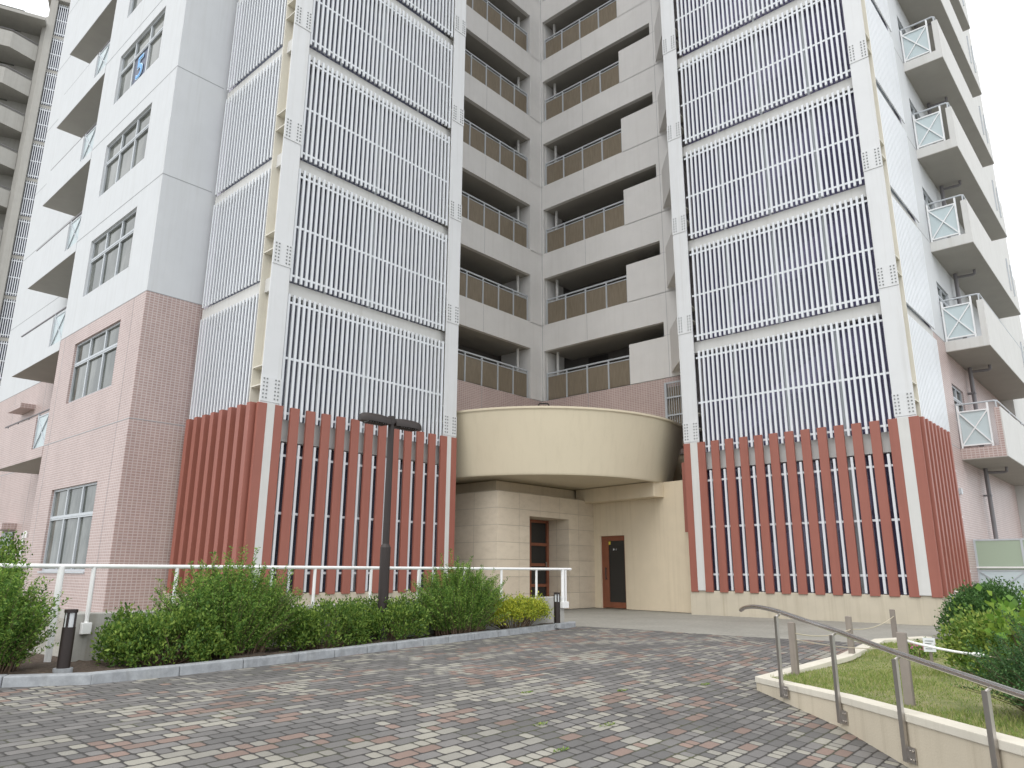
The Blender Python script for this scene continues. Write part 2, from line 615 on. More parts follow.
fine = np.arange(-12, 40, .4)
xs = np.concatenate([[-900, -300, -100, -40, -20], fine, [45, 60, 100, 300, 900]])
grid_sheet('ground', xs, xs, gz, 'concrete_path', -.012)
py_ = np.arange(-8, 9.4, .2)
pu = np.linspace(0, 1, 110)
grid_sheet('paving', pu, py_, gz, 'block_paving', 0, lambda U_, Y_: -9 + U_ * (12.62 - .088 * Y_ + .12 * np.sin(Y_ * .9) + 9))

# kerb of grey stones along the planting bed
KERB = [(.9, 9.05), (2.17, 8.14), (2.79, 7.75), (3.62, 7.75), (5.09, 7.91), (7.91, 8.36), (11.76, 8.92), (11.95, 9.06)]
def kerb():
    mb = MB()
    for (a, b) in zip(KERB[:-1], KERB[1:]):
        a, b = Vector((*a, 0)), Vector((*b, 0))
        L = (b - a).length
        n = max(1, round(L / .6))
        d = (b - a) / n
        nrm = Vector((-d.y, d.x, 0)).normalized()
        g = d.normalized() * .004
        for i in range(n):
            p, q = a + d * i + g, a + d * (i + 1) - g
            j = random.uniform(-.003, .003)
            c = []
            for z, ins in ((-.2, 0), (.066 + j, .012)):
                c += [(p.x + nrm.x * ins, p.y + nrm.y * ins, z), (q.x + nrm.x * ins, q.y + nrm.y * ins, z),
                      (q.x + nrm.x * .15, q.y + nrm.y * .15, z), (p.x + nrm.x * .15, p.y + nrm.y * .15, z)]
            mb.hexa(c)
    tag(mb.build('kerb', 'kerb_stone', bevel=.012), kind='structure')
kerb()

def soil_bed():
    mb = MB()
    xs = np.linspace(.8, 11.9, 90)
    kx = [k[0] for k in KERB]
    ky = [k[1] for k in KERB]
    rows = 9
    for j in range(rows):
        for x in xs:
            y0 = np.interp(x, kx, ky) + .1
            y = y0 + ((9.12 if x > 3.1 else 10.4) - y0) * j / (rows - 1)
            mb.v.append((x, y, .035 + random.uniform(-.012, .02) + .02 * math.sin(x * 3)))
    n = len(xs)
    for j in range(rows - 1):
        for i in range(n - 1):
            mb.f.append((j * n + i, j * n + i + 1, (j + 1) * n + i + 1, (j + 1) * n + i))
            mb.mi.append(0)
    tag(mb.build('soil_bed', 'soil', smooth=True), kind='structure')
soil_bed()

# ------------------------------------------------------------------ the apartment building
TOP = 33.6
PITCH = 2.95
BLD = empty('apartment_building', (14, 14, 0), 'large white and grey apartment building with two louvred towers around a round beige canopy', 'building')
mLW = lambda u, d, z: (6.0 + d, u, z)
mLF = lambda u, d, z: (u, 16.55 + d, z)
mGL = lambda u, d, z: (u, 17.05 + d, z)
mGR = lambda u, d, z: (20.6 + d, u, z)
mRW = lambda u, d, z: (u, 4.0 + d, z)
mTL = lambda u, w, z: (7.17 + u, 13.25 + w, z)
mTR = lambda u, w, z: (17.09 + w, 3.80 + u, z)

# windows of three lights with a transom
def window(m, u0, u1, z0, z1, label=None, cols=3, d=.13):
    f = MB()
    w, dp = .05, .07
    f.mbox(m, u0, u0 + w, d - dp, d, z0, z1)
    f.mbox(m, u1 - w, u1, d - dp, d, z0, z1)
    f.mbox(m, u0 + w, u1 - w, d - dp, d, z0, z0 + w)
    f.mbox(m, u0 + w, u1 - w, d - dp, d, z1 - w, z1)
    zt = z0 + (z1 - z0) * .64
    f.mbox(m, u0 + w, u1 - w, d - dp - .008, d, zt - .05, zt + .05)
    f.mbox(m, u0 + w, u1 - w, d - dp - .016, d - dp - .008, zt - .012, zt + .012)
    for i in range(1, cols):
        uc = u0 + (u1 - u0) * i / cols
        f.mbox(m, uc - .035, uc + .035, d - dp - .004, d, z0 + w, zt - .05)
        f.mbox(m, uc - .035, uc + .035, d - dp - .004, d, zt + .05, z1 - w)
    if label:
        f.mbox(m, u0 - .02, u1 + .02, -.03, d - dp, z0 - .035, z0 - .002)
    fo = f.build('window', 'frame_alu', BLD, label)
    p = MB().mbox(m, u0 + w, u1 - w, d - .03, d - .02, z0 + w, z1 - w)
    p.build('pane', 'glass_window', fo)
    c = MB()
    return fo

LEV = [4.18 + PITCH * k for k in range(10)]
def left_wing():
    ops = [(17.9, 20.95, .95, 2.92)] + [(17.9, 20.95, 5.13 + PITCH * k, 6.75 + PITCH * k) for k in range(9)]
    for nm, z0, z1, mat, lab in (('tiled_wall', 0, 7.125, 'tile_pink', 'pink tiled lower wall'), ('white_wall', 7.135, TOP, 'white_wall', 'white rendered upper wall')):
        mb = MB()
        wall_cells(mb, mLW, 16.55, 22.2, z0, z1, ops)
        mb.add([mLF(6.0, 0, z0), mLF(7.6, 0, z0), mLF(7.6, 0, z1), mLF(6.0, 0, z1)], [(0, 1, 2, 3)])
        # the end return of the wing beside the balconies and the recessed wall behind them
        mb.add([(6, 22.2, z0), (7.15, 22.2, z0), (7.15, 22.2, z1), (6, 22.2, z1)], [(0, 1, 2, 3)])
        mb.add([(7.15, 22.2, z0), (7.15, 33.1, z0), (7.15, 33.1, z1), (7.15, 22.2, z1)], [(0, 1, 2, 3)])
        mb.add([(7.15, 33.1, z0), (20, 33.1, z0), (20, 33.1, z1), (7.15, 33.1, z1)], [(0, 1, 2, 3)])
        mb.build(nm, mat, BLD, lab)
    MB().box(6.25, 7.0, 16.8, 22.0, -.1, TOP - .01).build('leak_block', 'core_pale', BLD)  # unseen solid fill behind the wall sheets, added to block light leaks
    MB().box(7.3, 19.9, 19.6, 32.9, -.1, TOP - .01).build('leak_block', 'core_pale', BLD)  # second unseen fill, added against light leaking through the rear part
    MB().box(5.95, 20, 16.5, 33.15, TOP, TOP + .25).build('roof', 'off_white', BLD)
    j = MB()
    for z in LEV + [LEV[-1] + PITCH - .02]:
        z = z if abs(z - 7.13) > .05 else 7.13
        j.box(5.996, 6.006, 16.55, 22.2, z - .009, z + .009)
        j.box(5.996, 7.2, 16.546, 16.556, z - .009, z + .009)
        j.box(7.146, 7.16, 22.2, 33.1, z - .009, z + .009)
    for y in (17.22, 21.8):
        j.box(5.997, 6.01, y - .006, y + .006, .1, 7.12)
    for y in (27.2, 30.6):
        j.box(7.147, 7.16, y - .006, y + .006, .1, 7.12)
    j.build('joint', 'joint_grey', BLD)
    for i, o in enumerate(ops):
        window(mLW, *o, label='tall ground floor window with three lights' if i == 0 else None)
    # corner of the base on the terrace
    MB().box(5.94, 7.3, 16.49, 16.545, -.1, .14).box(5.94, 5.995, 16.49, 22.2, -.1, .14).build('plinth', 'wall_concrete', BLD)
left_wing()

def balcony_left(k):
    z = LEV[k]
    tiled = k == 0
    b = MB()
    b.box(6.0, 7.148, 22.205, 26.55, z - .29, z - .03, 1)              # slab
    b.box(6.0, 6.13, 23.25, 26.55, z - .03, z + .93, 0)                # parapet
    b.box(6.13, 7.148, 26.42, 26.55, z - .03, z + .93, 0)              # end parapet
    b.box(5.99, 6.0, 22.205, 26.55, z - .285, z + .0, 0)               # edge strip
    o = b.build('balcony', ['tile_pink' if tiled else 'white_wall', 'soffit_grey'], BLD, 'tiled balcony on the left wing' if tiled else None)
    g = MB().box(6.05, 6.06, 22.26, 23.2, z + .03, z + .9)
    g.build('glass_panel', 'glass_frosted', o)
    r = MB()
    r.bar((6.04, 22.25, z + .02), (6.04, 23.2, z + .9), .03, .03, up=(1, 0, 0))
    r.bar((6.035, 22.25, z + .9), (6.035, 23.2, z + .02), .03, .03, up=(1, 0, 0))
    r.box(6.03, 6.08, 22.22, 22.26, z - .03, z + 1.0)
    r.box(6.03, 6.08, 23.19, 23.24, z - .03, z + 1.0)
    r.box(6.035, 6.075, 22.26, 23.19, z + .9, z + .935)
    r.box(6.035, 6.075, 22.26, 23.19, z - .005, z + .03)
    r.build('cross_brace', 'frame_alu', o)
    h = MB()
    h.tube([(6.06, 22.2, z + 1.04), (6.06, 26.5, z + 1.04)], .025, 8)
    for y in (24.2, 25.2, 26.2):
        h.box(6.05, 6.07, y - .02, y + .02, z + .93, z + 1.03)
    h.build('handrail', 'pipe_grey', o)
for k in range(10):
    balcony_left(k)

# small things on the recessed wall of the left wing
MB().box(6.72, 7.148, 28.05, 29.45, 6.2, 6.36).build('vent_hood', 'tile_pink', BLD, 'small tiled hood over an opening')
MB().box(6.75, 7.148, 27.9, 29.3, 2.22, 2.42).build('door_hood', 'tile_pink', BLD, 'tiled hood above the ground floor side window')
MB().box(7.10, 7.146, 28.0, 29.2, .9, 2.15).build('side_window', 'glass_window', BLD)
MB().tube([(6.95, 26.2, 0), (6.95, 26.2, 1.95), (6.95, 26.15, 2.06), (6.95, 26.03, 2.08), (6.95, 25.94, 2.02), (6.95, 25.94, 1.9)], .045, 10).build('vent_pipe', 'rail_white', BLD, 'white gooseneck pipe beside the left wing', smooth=True)

# ---- stair towers
def tower(m, W, side, mirror, glassmat):
    PW = .42
    u0, u1 = .46, W - .49
    so, si = (.22, .20) if mirror else (.17, .13)
    ua = .155 + so + .095
    ub = W - .205 - si - .095
    nb = 36
    pit = (ub - ua) / 36
    nside = 19
    spit = (3.05 - .52) / (nside - 1)
    # floor beams, seen between the louvre panels, and floors
    for k in range(11):
        z = 3.55 if k == 0 else 6.68 + PITCH * (k - 1)
        zt = 4.0 if k == 0 else z + .30
        b = MB()
        b.mbox(m, .10, W - .1, .13, .32, z, zt)
        b.mbox(m, .10, .28, .32, 3.2, z, zt)
        b.mbox(m, .28, W - .1, .50, 2.9, zt - .2, zt - .01)
        b.build('floor_beam', 'off_white', BLD)
    c = MB()
    c.mbox(m, .12, W - .05, 3.0, 3.18, 0, TOP)                          # back wall
    c.mbox(m, W - .12, W - .02, .5, 3.0, 0, TOP)                        # inner side wall
    c.mbox(m, W - .02, W, .5, 3.4, 0, TOP)
    c.mbox(m, 0, W, 0, 3.3, TOP, TOP + .2)
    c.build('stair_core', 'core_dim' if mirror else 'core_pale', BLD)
    c = MB()
    c.mbox(m, .22, .24, .40, 3.2, .5, TOP)
    c.build('side_panel', 'lining_dark' if not mirror else 'frame_alu', BLD)
    # stair flights behind the glass, rising towards the outer corner of the right tower
    s = MB()
    for k in range(10):
        z = .3 + PITCH * k + (1.05 if k else .4)
        sa, sb = (W - 1.2, 1.0) if mirror else (1.0, W - 1.2)
        for (wa, a, bb, za, zb) in ((.56, sa, sb, z, z + PITCH * .62), (1.9, sb, sa, z + PITCH * .55, z + PITCH * 1.0)):
            s.hexa([m(a, wa, za), m(bb, wa, zb), m(bb, wa + .12, zb), m(a, wa + .12, za), m(a, wa, za + .62), m(bb, wa, zb + .62), m(bb, wa + .12, zb + .62), m(a, wa + .12, za + .62)])
    s.build('stair_flight', 'stair_pale', BLD)
    g = MB()
    g.mbox(m, .30, W - .12, .36, .375, .5, TOP)
    g.build('tower_glazing', glassmat, BLD)
    mul = MB()
    for i in range(1, 4):
        uu = .3 + (W - .42) * i / 4
        mul.mbox(m, uu - .03, uu + .03, .33, .36, .5, TOP)
    mul.build('mullion', 'frame_alu', BLD)

    def blades(z0, z1, rails, low=False):
        mb = MB()
        for i in range(nb):
            if low and i % 3 != 1:
                continue
            uu = ua + pit * (i + .5)
            mb.mbox(m, uu - .027, uu + .027, 0.0, .045, z0, z1)
        for zr in rails:
            mb.mbox(m, u0 - .03, u1 + .03, .02, .042, zr - .024, zr + .024)
        return mb
    def side_blades(z0, z1, rails):
        mb = MB()
        for i in range(nside):
            ww = .52 + spit * i
            hw = .052 if mirror else .026
            mb.mbox(m, .02, .05, ww - hw, ww + hw, z0, z1)
        return mb
    lo = blades(.58, 3.5, (.95, 2.1, 3.25), True).build('louvre_panel', 'louvre_white', BLD, 'lowest louvre panel behind the red fins')
    p0 = blades(3.98, 6.68, (4.12, 5.28, 6.5)).build('louvre_panel', 'louvre_white', BLD)
    p1 = blades(6.97, 9.64, (7.11, 8.25, 9.46)).build('louvre_panel', 'louvre_white', BLD)
    q0 = side_blades(3.98, 6.68, (4.12, 5.28, 6.5)).build('side_louvre_panel', 'louvre_white', BLD)
    q1 = side_blades(6.97, 9.64, (7.11, 8.25, 9.46)).build('side_louvre_panel', 'louvre_white', BLD)
    for k in range(1, 9):
        copy_part(p1, 0, 0, PITCH * k)
        copy_part(q1, 0, 0, PITCH * k)
    # posts: a wide steel flange, its web and stiffeners, and bolted splice plates at every storey
    for (a, b_, outer) in ((0, PW, True), (W - .45, W - .02, False)):
        po = MB()
        po.mbox(m, a, b_, -.05, -.02, 4.2, TOP)
        wc = a + (.20 if outer else .22)
        po.mbox(m, wc - .015, wc + .015, -.02, .36, 4.2, TOP, 1)
        po.mbox(m, a, b_, .36, .39, 4.2, TOP, 1)
        for k in range(10):
            for dz in (-.02, .38):
                z = 3.68 + PITCH * k + dz + .95
                po.mbox(m, a + .005, b_ - .005, -.02, .36, z - .012, z + .012, 1)
        o = po.build('steel_post', ['steel_white', 'steel_cream'], BLD)
        for k in range(10):
            z = 4.32 + PITCH * k
            pl = MB()
            pl.mbox(m, a - .004, b_ + .004, -.064, -.0502, z - .05, z + .46)
            for i in range(6):
                for uu in (.045, .115, PW - .115, PW - .045):
                    uc = a + uu
                    pl.mbox(m, uc - .014, uc + .014, -.076, -.0641, z + .01 + i * .078, z + .036 + i * .078, 1)
                if outer:
                    for ww in (.1, .2):
                        pl.mbox(m, wc - .031, wc - .0155, ww - .013, ww + .013, z + .01 + i * .078, z + .036 + i * .078, 1)
            pl.build('splice_plate', ['steel_white', 'bolt_grey'], o)
    # the ground storey: white strip, plinth and red fins
    MB().mbox(m, .155, .155 + so, -.08, .1, .565, 4.24).build('corner_strip', 'off_white', BLD)
    MB().mbox(m, W - .205 - si, W - .205, -.08, .1, .565, 4.24).build('corner_strip', 'off_white', BLD)
    pl = MB()
    pl.mbox(m, -.04, W + .04, -.04, 3.25, -.2, .56)
    pl.build('plinth', 'plinth_beige', BLD, bevel=.01)
    first = None
    def fin(uc, wc, w, d):
        f = MB()
        f.mbox(m, uc - w / 2, uc + w / 2, wc - d, wc, .53, 4.235)
        return f.build('red_fin', 'fin_red', BLD, bevel=.006)
    proto = fin(ua, -.008, .204, .065)
    us = [.058] + [ua + (ub - ua) * i / 12 for i in range(13)] + [W - .108]
    for uc in us:
        if abs(uc - ua) < 1e-6:
            continue
        a, b_ = m(ua, 0, 0), m(uc, 0, 0)
        copy_part(proto, b_[0] - a[0], b_[1] - a[1], 0)
    sp = MB()
    f = MB()
    sw, sp_, sd = (.07, .325, -.10) if mirror else (.04, .377, -.15)
    f.mbox(m, sd, .03, sw, sw + (.12 if mirror else .15), .53, 4.235)
    sproto = f.build('red_fin', 'fin_red', BLD, bevel=.006)
    for i in range(1, 8):
        a, b_ = m(0, 0, 0), m(0, sp_ * i, 0)
        copy_part(sproto, b_[0] - a[0], b_[1] - a[1], 0)
    w_ = MB()
    w_.mbox(m, .05, .2, .08, 3.2, .565, 3.98)
    w_.build('side_lining', 'steel_cream', BLD)
    tie = MB()
    for z in (1.05, 2.3, 3.4):
        tie.mbox(m, .03, .05, .4, 3.2, z - .02, z + .02)
    tie.build('fin_rail', 'louvre_bar', BLD)

tower(mTL, 5.40, 'left', False, 'glass_bluegrey')
tower(mTR, 5.52, 'right', True, 'glass_blue')

# ---- access galleries in the inner corner
def galleries():
    low = MB()
    low.add([mGL(12, 0, 4.6), mGL(20.6, 0, 4.6), mGL(20.6, 0, 7.15), mGL(12, 0, 7.15)], [(0, 1, 2, 3)])
    low.add([mGR(9, .0, 4.6), mGR(17.05, .0, 4.6), mGR(17.05, .0, 7.15), mGR(9, .0, 7.15)], [(0, 1, 2, 3)])
    low.build('gallery_base', 'tile_pink', BLD, 'pink tiled band below the galleries')
    lb = MB()
    lb.add([mGL(12, .03, 0), mGL(20.6, .03, 0), mGL(20.6, .03, 4.6), mGL(12, .03, 4.6)], [(0, 1, 2, 3)])
    lb.add([mGR(9, .03, 0), mGR(17.05, .03, 0), mGR(17.05, .03, 4.6), mGR(9, .03, 4.6)], [(0, 1, 2, 3)])
    lb.build('lower_wall', 'wall_beige', BLD)
    jo = MB()
    jo.mbox(mGL, 17.37, 17.385, -.003, .01, 4.9, 7.14)
    jo.mbox(mGR, 14.9, 14.915, -.003, .01, 4.9, 7.14)
    for k in range(9):
        z = 7.17 + PITCH * k
        jo.mbox(mGR, 14.9, 14.912, -.002, .01, z + 1.95, z + PITCH - .02)
        jo.mbox(mGL, 17.4, 17.412, -.002, .01, z + 1.95, z + PITCH - .02)
        jo.mbox(mGR, 11.2, 11.8, -.002, .01, z + 1.44, z + 1.452)
    jo.mbox(mGR, 16.99, 17.012, -.004, .01, 7.16, TOP)
    jo.mbox(mGR, 11.62, 11.632, -.003, .01, 7.16, TOP)
    jo.build('joint', 'joint_grey', BLD)
    be = MB()
    for k in range(9):
        z = 7.17 + PITCH * k
        zt = min(z + PITCH + .02, TOP)
        be.mbox(mGL, 12.0, 20.6, 0, .16, z + 1.93, zt)                   # beams
        be.mbox(mGR, 9.3, 17.05, 0, .16, z + 1.93, zt)
        be.mbox(mGR, 11.76, 13.14, .0, .16, z, z + 1.41)                 # the taller solid length of parapet
        be.mbox(mGL, 19.95, 20.6, 0, .16, z, z + 1.93)                   # corner piece
        be.mbox(mGR, 16.92, 17.05, 0, .16, z, z + 1.93)
        be.mbox(mGR, 9.3, 11.76, .0, .16, z, z + 1.93)
        be.mbox(mGL, 19.95, 20.1, .16, 1.5, z, z + 1.93)                 # return walls
        be.mbox(mGR, 16.9, 17.0, .16, 1.2, z, z + 1.93)
    be.build('gallery_wall', 'gallery_grey', BLD, 'grey gallery beams and corner column')
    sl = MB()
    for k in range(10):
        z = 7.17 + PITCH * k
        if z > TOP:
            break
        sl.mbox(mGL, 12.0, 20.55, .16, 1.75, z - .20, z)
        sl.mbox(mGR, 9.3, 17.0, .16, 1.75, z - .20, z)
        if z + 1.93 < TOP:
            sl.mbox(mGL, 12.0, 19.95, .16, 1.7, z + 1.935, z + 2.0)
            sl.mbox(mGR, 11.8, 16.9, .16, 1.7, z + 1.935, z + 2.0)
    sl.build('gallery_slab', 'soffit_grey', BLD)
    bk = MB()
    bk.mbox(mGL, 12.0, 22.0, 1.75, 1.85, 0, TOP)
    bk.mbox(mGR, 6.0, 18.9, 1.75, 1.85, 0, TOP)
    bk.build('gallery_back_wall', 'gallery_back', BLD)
    MB().box(12, 23, 17.0, 23, TOP, TOP + .2).build('roof', 'off_white', BLD)
    # flat doors and vertical pipes in the depth of the galleries
    pi = MB()
    for k in range(9):
        z = 7.17 + PITCH * k
        for m_, us_ in ((mGL, (14.1, 16.9)), (mGR, (12.3, 15.2))):
            for u in us_:
                MB().mbox(m_, u, u + .9, 1.70, 1.74, z, z + 1.88).build('flat_door', 'dark_metal', BLD)
    pi.tube([mGL(19.72, .45, 7.17), mGL(19.72, .45, TOP)], .055, 8)
    pi.tube([mGR(16.62, .45, 7.17), mGR(16.62, .45, TOP)], .055, 8)
    pi.build('drain_pipe', 'off_white', BLD)

    def railing(m, u0, u1, d, n):
        z = 7.17
        r = MB()
        r.mbox(m, u0, u1, d - .025, d + .025, z + 1.02, z + 1.07)
        r.mbox(m, u0, u1, d - .015, d + .015, z + .91, z + .94)
        pw = (u1 - u0) / n
        for i in range(n + 1):
            uc = u0 + pw * i
            uc = min(max(uc, u0 + .025), u1 - .025)
            r.mbox(m, uc - .025, uc + .025, d - .03, d + .02, z + .002, z + 1.02)
        o = r.build('gallery_railing', 'frame_alu', BLD)
        for i in range(n):
            MB().mbox(m, u0 + pw * i + .03, u0 + pw * (i + 1) - .03, d - .006, d + .006, z + .03, z + .905).build('railing_panel', 'panel_brown', o)
        return o
    ra = railing(mGL, 15.0, 19.88, .10, 6)
    rb = railing(mGR, 13.15, 16.86, .10, 4)
    for k in range(1, 9):
        copy_part(ra, 0, 0, PITCH * k)
        copy_part(rb, 0, 0, PITCH * k)
    # splayed landings between the right gallery and the right tower
    la = MB()
    la.prism([(20.62, 11.58), (18.55, 9.85), (18.55, 9.32), (20.62, 9.32)], 7.30, 7.54)
    l0 = la.build('landing', 'gallery_grey', BLD)
    lp = MB().prism([(20.60, 11.55), (18.56, 9.845), (18.65, 9.78), (20.60, 11.42)], 7.555, 8.76)
    lp.build('parapet', 'gallery_grey', l0)
    for k in range(1, 9):
        copy_part(l0, 0, 0, PITCH * k)
galleries()

# grille and a bent pipe on the canopy roof
gr = MB()
for y in (11.72, 10.5, 9.4):
    gr.box(20.42, 20.50, y - .04, y + .04, 4.8, 6.95)
for z in (5.86, 6.44, 6.93):
    gr.box(20.44, 20.48, 9.4, 11.72, z - .025, z + .025)
for i in range(28):
    y = 9.45 + i * .083
    gr.box(20.452, 20.468, y - .008, y + .008, 5.0, 6.93)
gr.box(20.51, 20.52, 9.4, 11.7, 4.85, 6.8, 1)
gr.build('roof_grille', ['frame_alu', 'panel_brown'], BLD, 'metal grille screen on the canopy roof')
MB().tube([(20.15, 16.85, 6.2), (20.15, 16.85, 6.9), (20.18, 16.82, 6.98), (20.40, 16.60, 6.98), (20.43, 16.57, 6.9), (20.43, 16.57, 6.2)], .028, 8).build('roof_pipe', 'dark_metal', BLD, 'bent dark pipe in the inner corner')

# ---- entrance: round canopy, stone box, beige wall and doors
def entrance():
    cx, cy = 16.94, 14.10
    c = MB()
    prof = [(.02, 3.36), (3.78, 3.36), (3.80, 3.33), (3.895, 3.33), (3.91, 3.36), (3.9136, 3.38), (3.9315, 3.48), (4.1685, 4.80), (4.1864, 4.90), (4.19, 4.92), (4.225, 4.95), (4.225, 5.0), (4.05, 5.0), (4.05, 4.78), (.02, 4.80)]
    N = 144
    k0 = len(c.v)
    for r, z in prof:
        f = (r - 3.9) / (4.22 - 3.9)
        for j in range(N):
            a = 2 * math.pi * j / N
            # the flare is a little stronger towards the right tower
            q = r + ((-.09 + .20 * f) * max(0, math.cos(a - rad(-58))) ** 4 if r > 3 else 0)
            c.v.append((cx + q * math.cos(a), cy + q * math.sin(a), z))
    for i in range(len(prof) - 1):
        for j in range(N):
            c.f.append((k0 + i * N + j, k0 + i * N + (j + 1) % N, k0 + (i + 1) * N + (j + 1) % N, k0 + (i + 1) * N + j))
            c.mi.append(0)
    c.build('canopy', 'canopy_beige', BLD, 'round beige flared entrance canopy', smooth=True)
    MB().box(14.2, 17.9, 13.35, 16.9, 3.022, 3.34).build('upper_wall', 'wall_beige', BLD)
    s = MB()
    s.add([(13.78, 12.9, 0), (13.78, 17.0, 0), (13.78, 17.0, 3.02), (13.78, 12.9, 3.02)], [(0, 1, 2, 3)])
    mS = lambda u, d, z: (u, 12.9 + d, z)
    wall_cells(s, mS, 13.78, 17.96, 0, 3.02, [(15.04, 16.75, 0.0, 2.43)], .80)
    s.add([(13.78, 12.9, 3.02), (17.96, 12.9, 3.02), (17.96, 17.0, 3.02), (13.78, 17.0, 3.02)], [(0, 1, 2, 3)])
    s.build('entrance_wall', 'stone_entrance', BLD, 'stone clad entrance wall with a deep doorway')
    # lower beam and the beige wall that runs to the right tower
    A, B = Vector((17.98, 13.10, 0)), Vector((17.43, 9.52, 0))
    dr = (B - A).normalized()
    nr = Vector((-dr.y, dr.x, 0))            # points into the building
    if nr.x < 0:
        nr = -nr
    L = (B - A).length
    mW = lambda u, d, z: tuple(A + dr * u + nr * d + Vector((0, 0, z)))
    w = MB()
    d0, d1 = .45, 1.39
    wall_cells(w, mW, 0, L, 0, 3.36, [(d0, d1, 0, 2.0)], .14)
    w.mbox(mW, 0, L - .0, .16, .30, 2.02, 3.36)
    w.mbox(mW, L, L + .03, .001, .3, 0, 3.36)
    w.build('beige_wall', 'wall_beige', BLD, 'smooth beige wall with a wooden door')
    b = MB()
    b.mbox(mW, -.1, L - .75, -.42, -.002, 2.95, 3.345)
    b.build('lower_beam', 'wall_beige', BLD, bevel=.008)
    # door in the beige wall
    f = MB()
    f.mbox(mW, d0 + .002, d0 + .06, .05, .12, 0, 1.995)
    f.mbox(mW, d1 - .06, d1 - .002, .05, .12, 0, 1.995)
    f.mbox(mW, d0 + .06, d1 - .06, .05, .12, 1.93, 1.995)
    f.mbox(mW, d0 + .06, d0 + .26, .06, .11, .02, 1.93)
    f.mbox(mW, d0 + .26, d1 - .06, .06, .11, .02, .17)
    f.mbox(mW, d0 + .26, d1 - .06, .06, .11, 1.86, 1.93)
    do = f.build('door', 'door_wood', BLD, 'wooden door with a tall dark glass light')
    MB().mbox(mW, d0 + .26, d1 - .06, .08, .09, .17, 1.86).build('pane', 'glass_door', do)
    h = MB()
    h.tube([mW(d0 + .17, .02, .78), mW(d0 + .17, .02, 1.12)], .014, 8)
    h.mbox(mW, d0 + .16, d0 + .18, .02, .06, .80, .82)
    h.mbox(mW, d0 + .16, d0 + .18, .02, .06, 1.08, 1.10)
    h.build('handle', 'dark_metal', do)
    st = MB()
    st.add([mW(d0 + .27, .074, 1.83), mW(d0 + .36, .074, 1.83), mW(d0 + .27, .074, 1.74), mW(d0 + .36, .072, 1.83), mW(d0 + .27, .072, 1.74)], [(0, 1, 2)])
    st.mbox(mW, d0 + .265, d0 + .33, .072, .078, 1.76, 1.84)
    st.build('sticker', 'sticker_yellow', do)
    wd = MB()
    for i, (uu, ww, z0, z1) in enumerate(((.43, .03, 1.595, 1.64), (.475, .006, 1.60, 1.64), (.49, .02, 1.60, 1.61), (.53, .035, 1.60, 1.605), (.53, .035, 1.62, 1.625), (.545, .006, 1.595, 1.64))):
        wd.mbox(mW, d0 + uu, d0 + uu + ww, .077, .0795, z0, z1)
    wd.build('door_lettering', 'sign_white', do)
    # door in the stone recess
    g = MB()
    y0, y1 = 13.62, 13.69
    x0, x1 = 15.06, 16.73
    for (a, b_) in ((x0, x0 + .08), (15.86, 15.95), (x1 - .09, x1)):
        g.box(a, b_, y0, y1, 0, 2.42)
    for z in (0, .58, 1.14, 1.70, 2.34):
        g.box(x0 + .08, 15.86, y0 + .005, y1, z, z + .08)
        g.box(15.95, x1 - .09, y0 + .005, y1, z, z + .08)
    d2 = g.build('door', 'door_wood', BLD, 'wooden double door with stacked glass lights in the stone recess')
    MB().box(x0 + .08, x1 - .09, y1 - .025, y1 - .015, .05, 2.36).build('pane', 'glass_door', d2)
    MB().box(16.55, 16.58, y0 - .05, y0 - .02, 1.12, 1.26).build('handle', 'steel_brushed', d2)
    # narrow dark service door between the beige wall and the right tower
    n = MB()
    n.box(17.46, 17.5, 9.30, 9.56, 0, 2.0)
    sd = n.build('service_door', 'pipe_grey', BLD, 'narrow grey service door behind the right tower fins')
    MB().box(17.45, 17.458, 9.50, 9.60, 1.84, 1.93).build('door_sign', 'sign_blue', sd)
    MB().box(17.30, 17.34, 9.40, 9.55, 2.0, 3.8).build('service_panel', 'fin_red', BLD)
entrance()

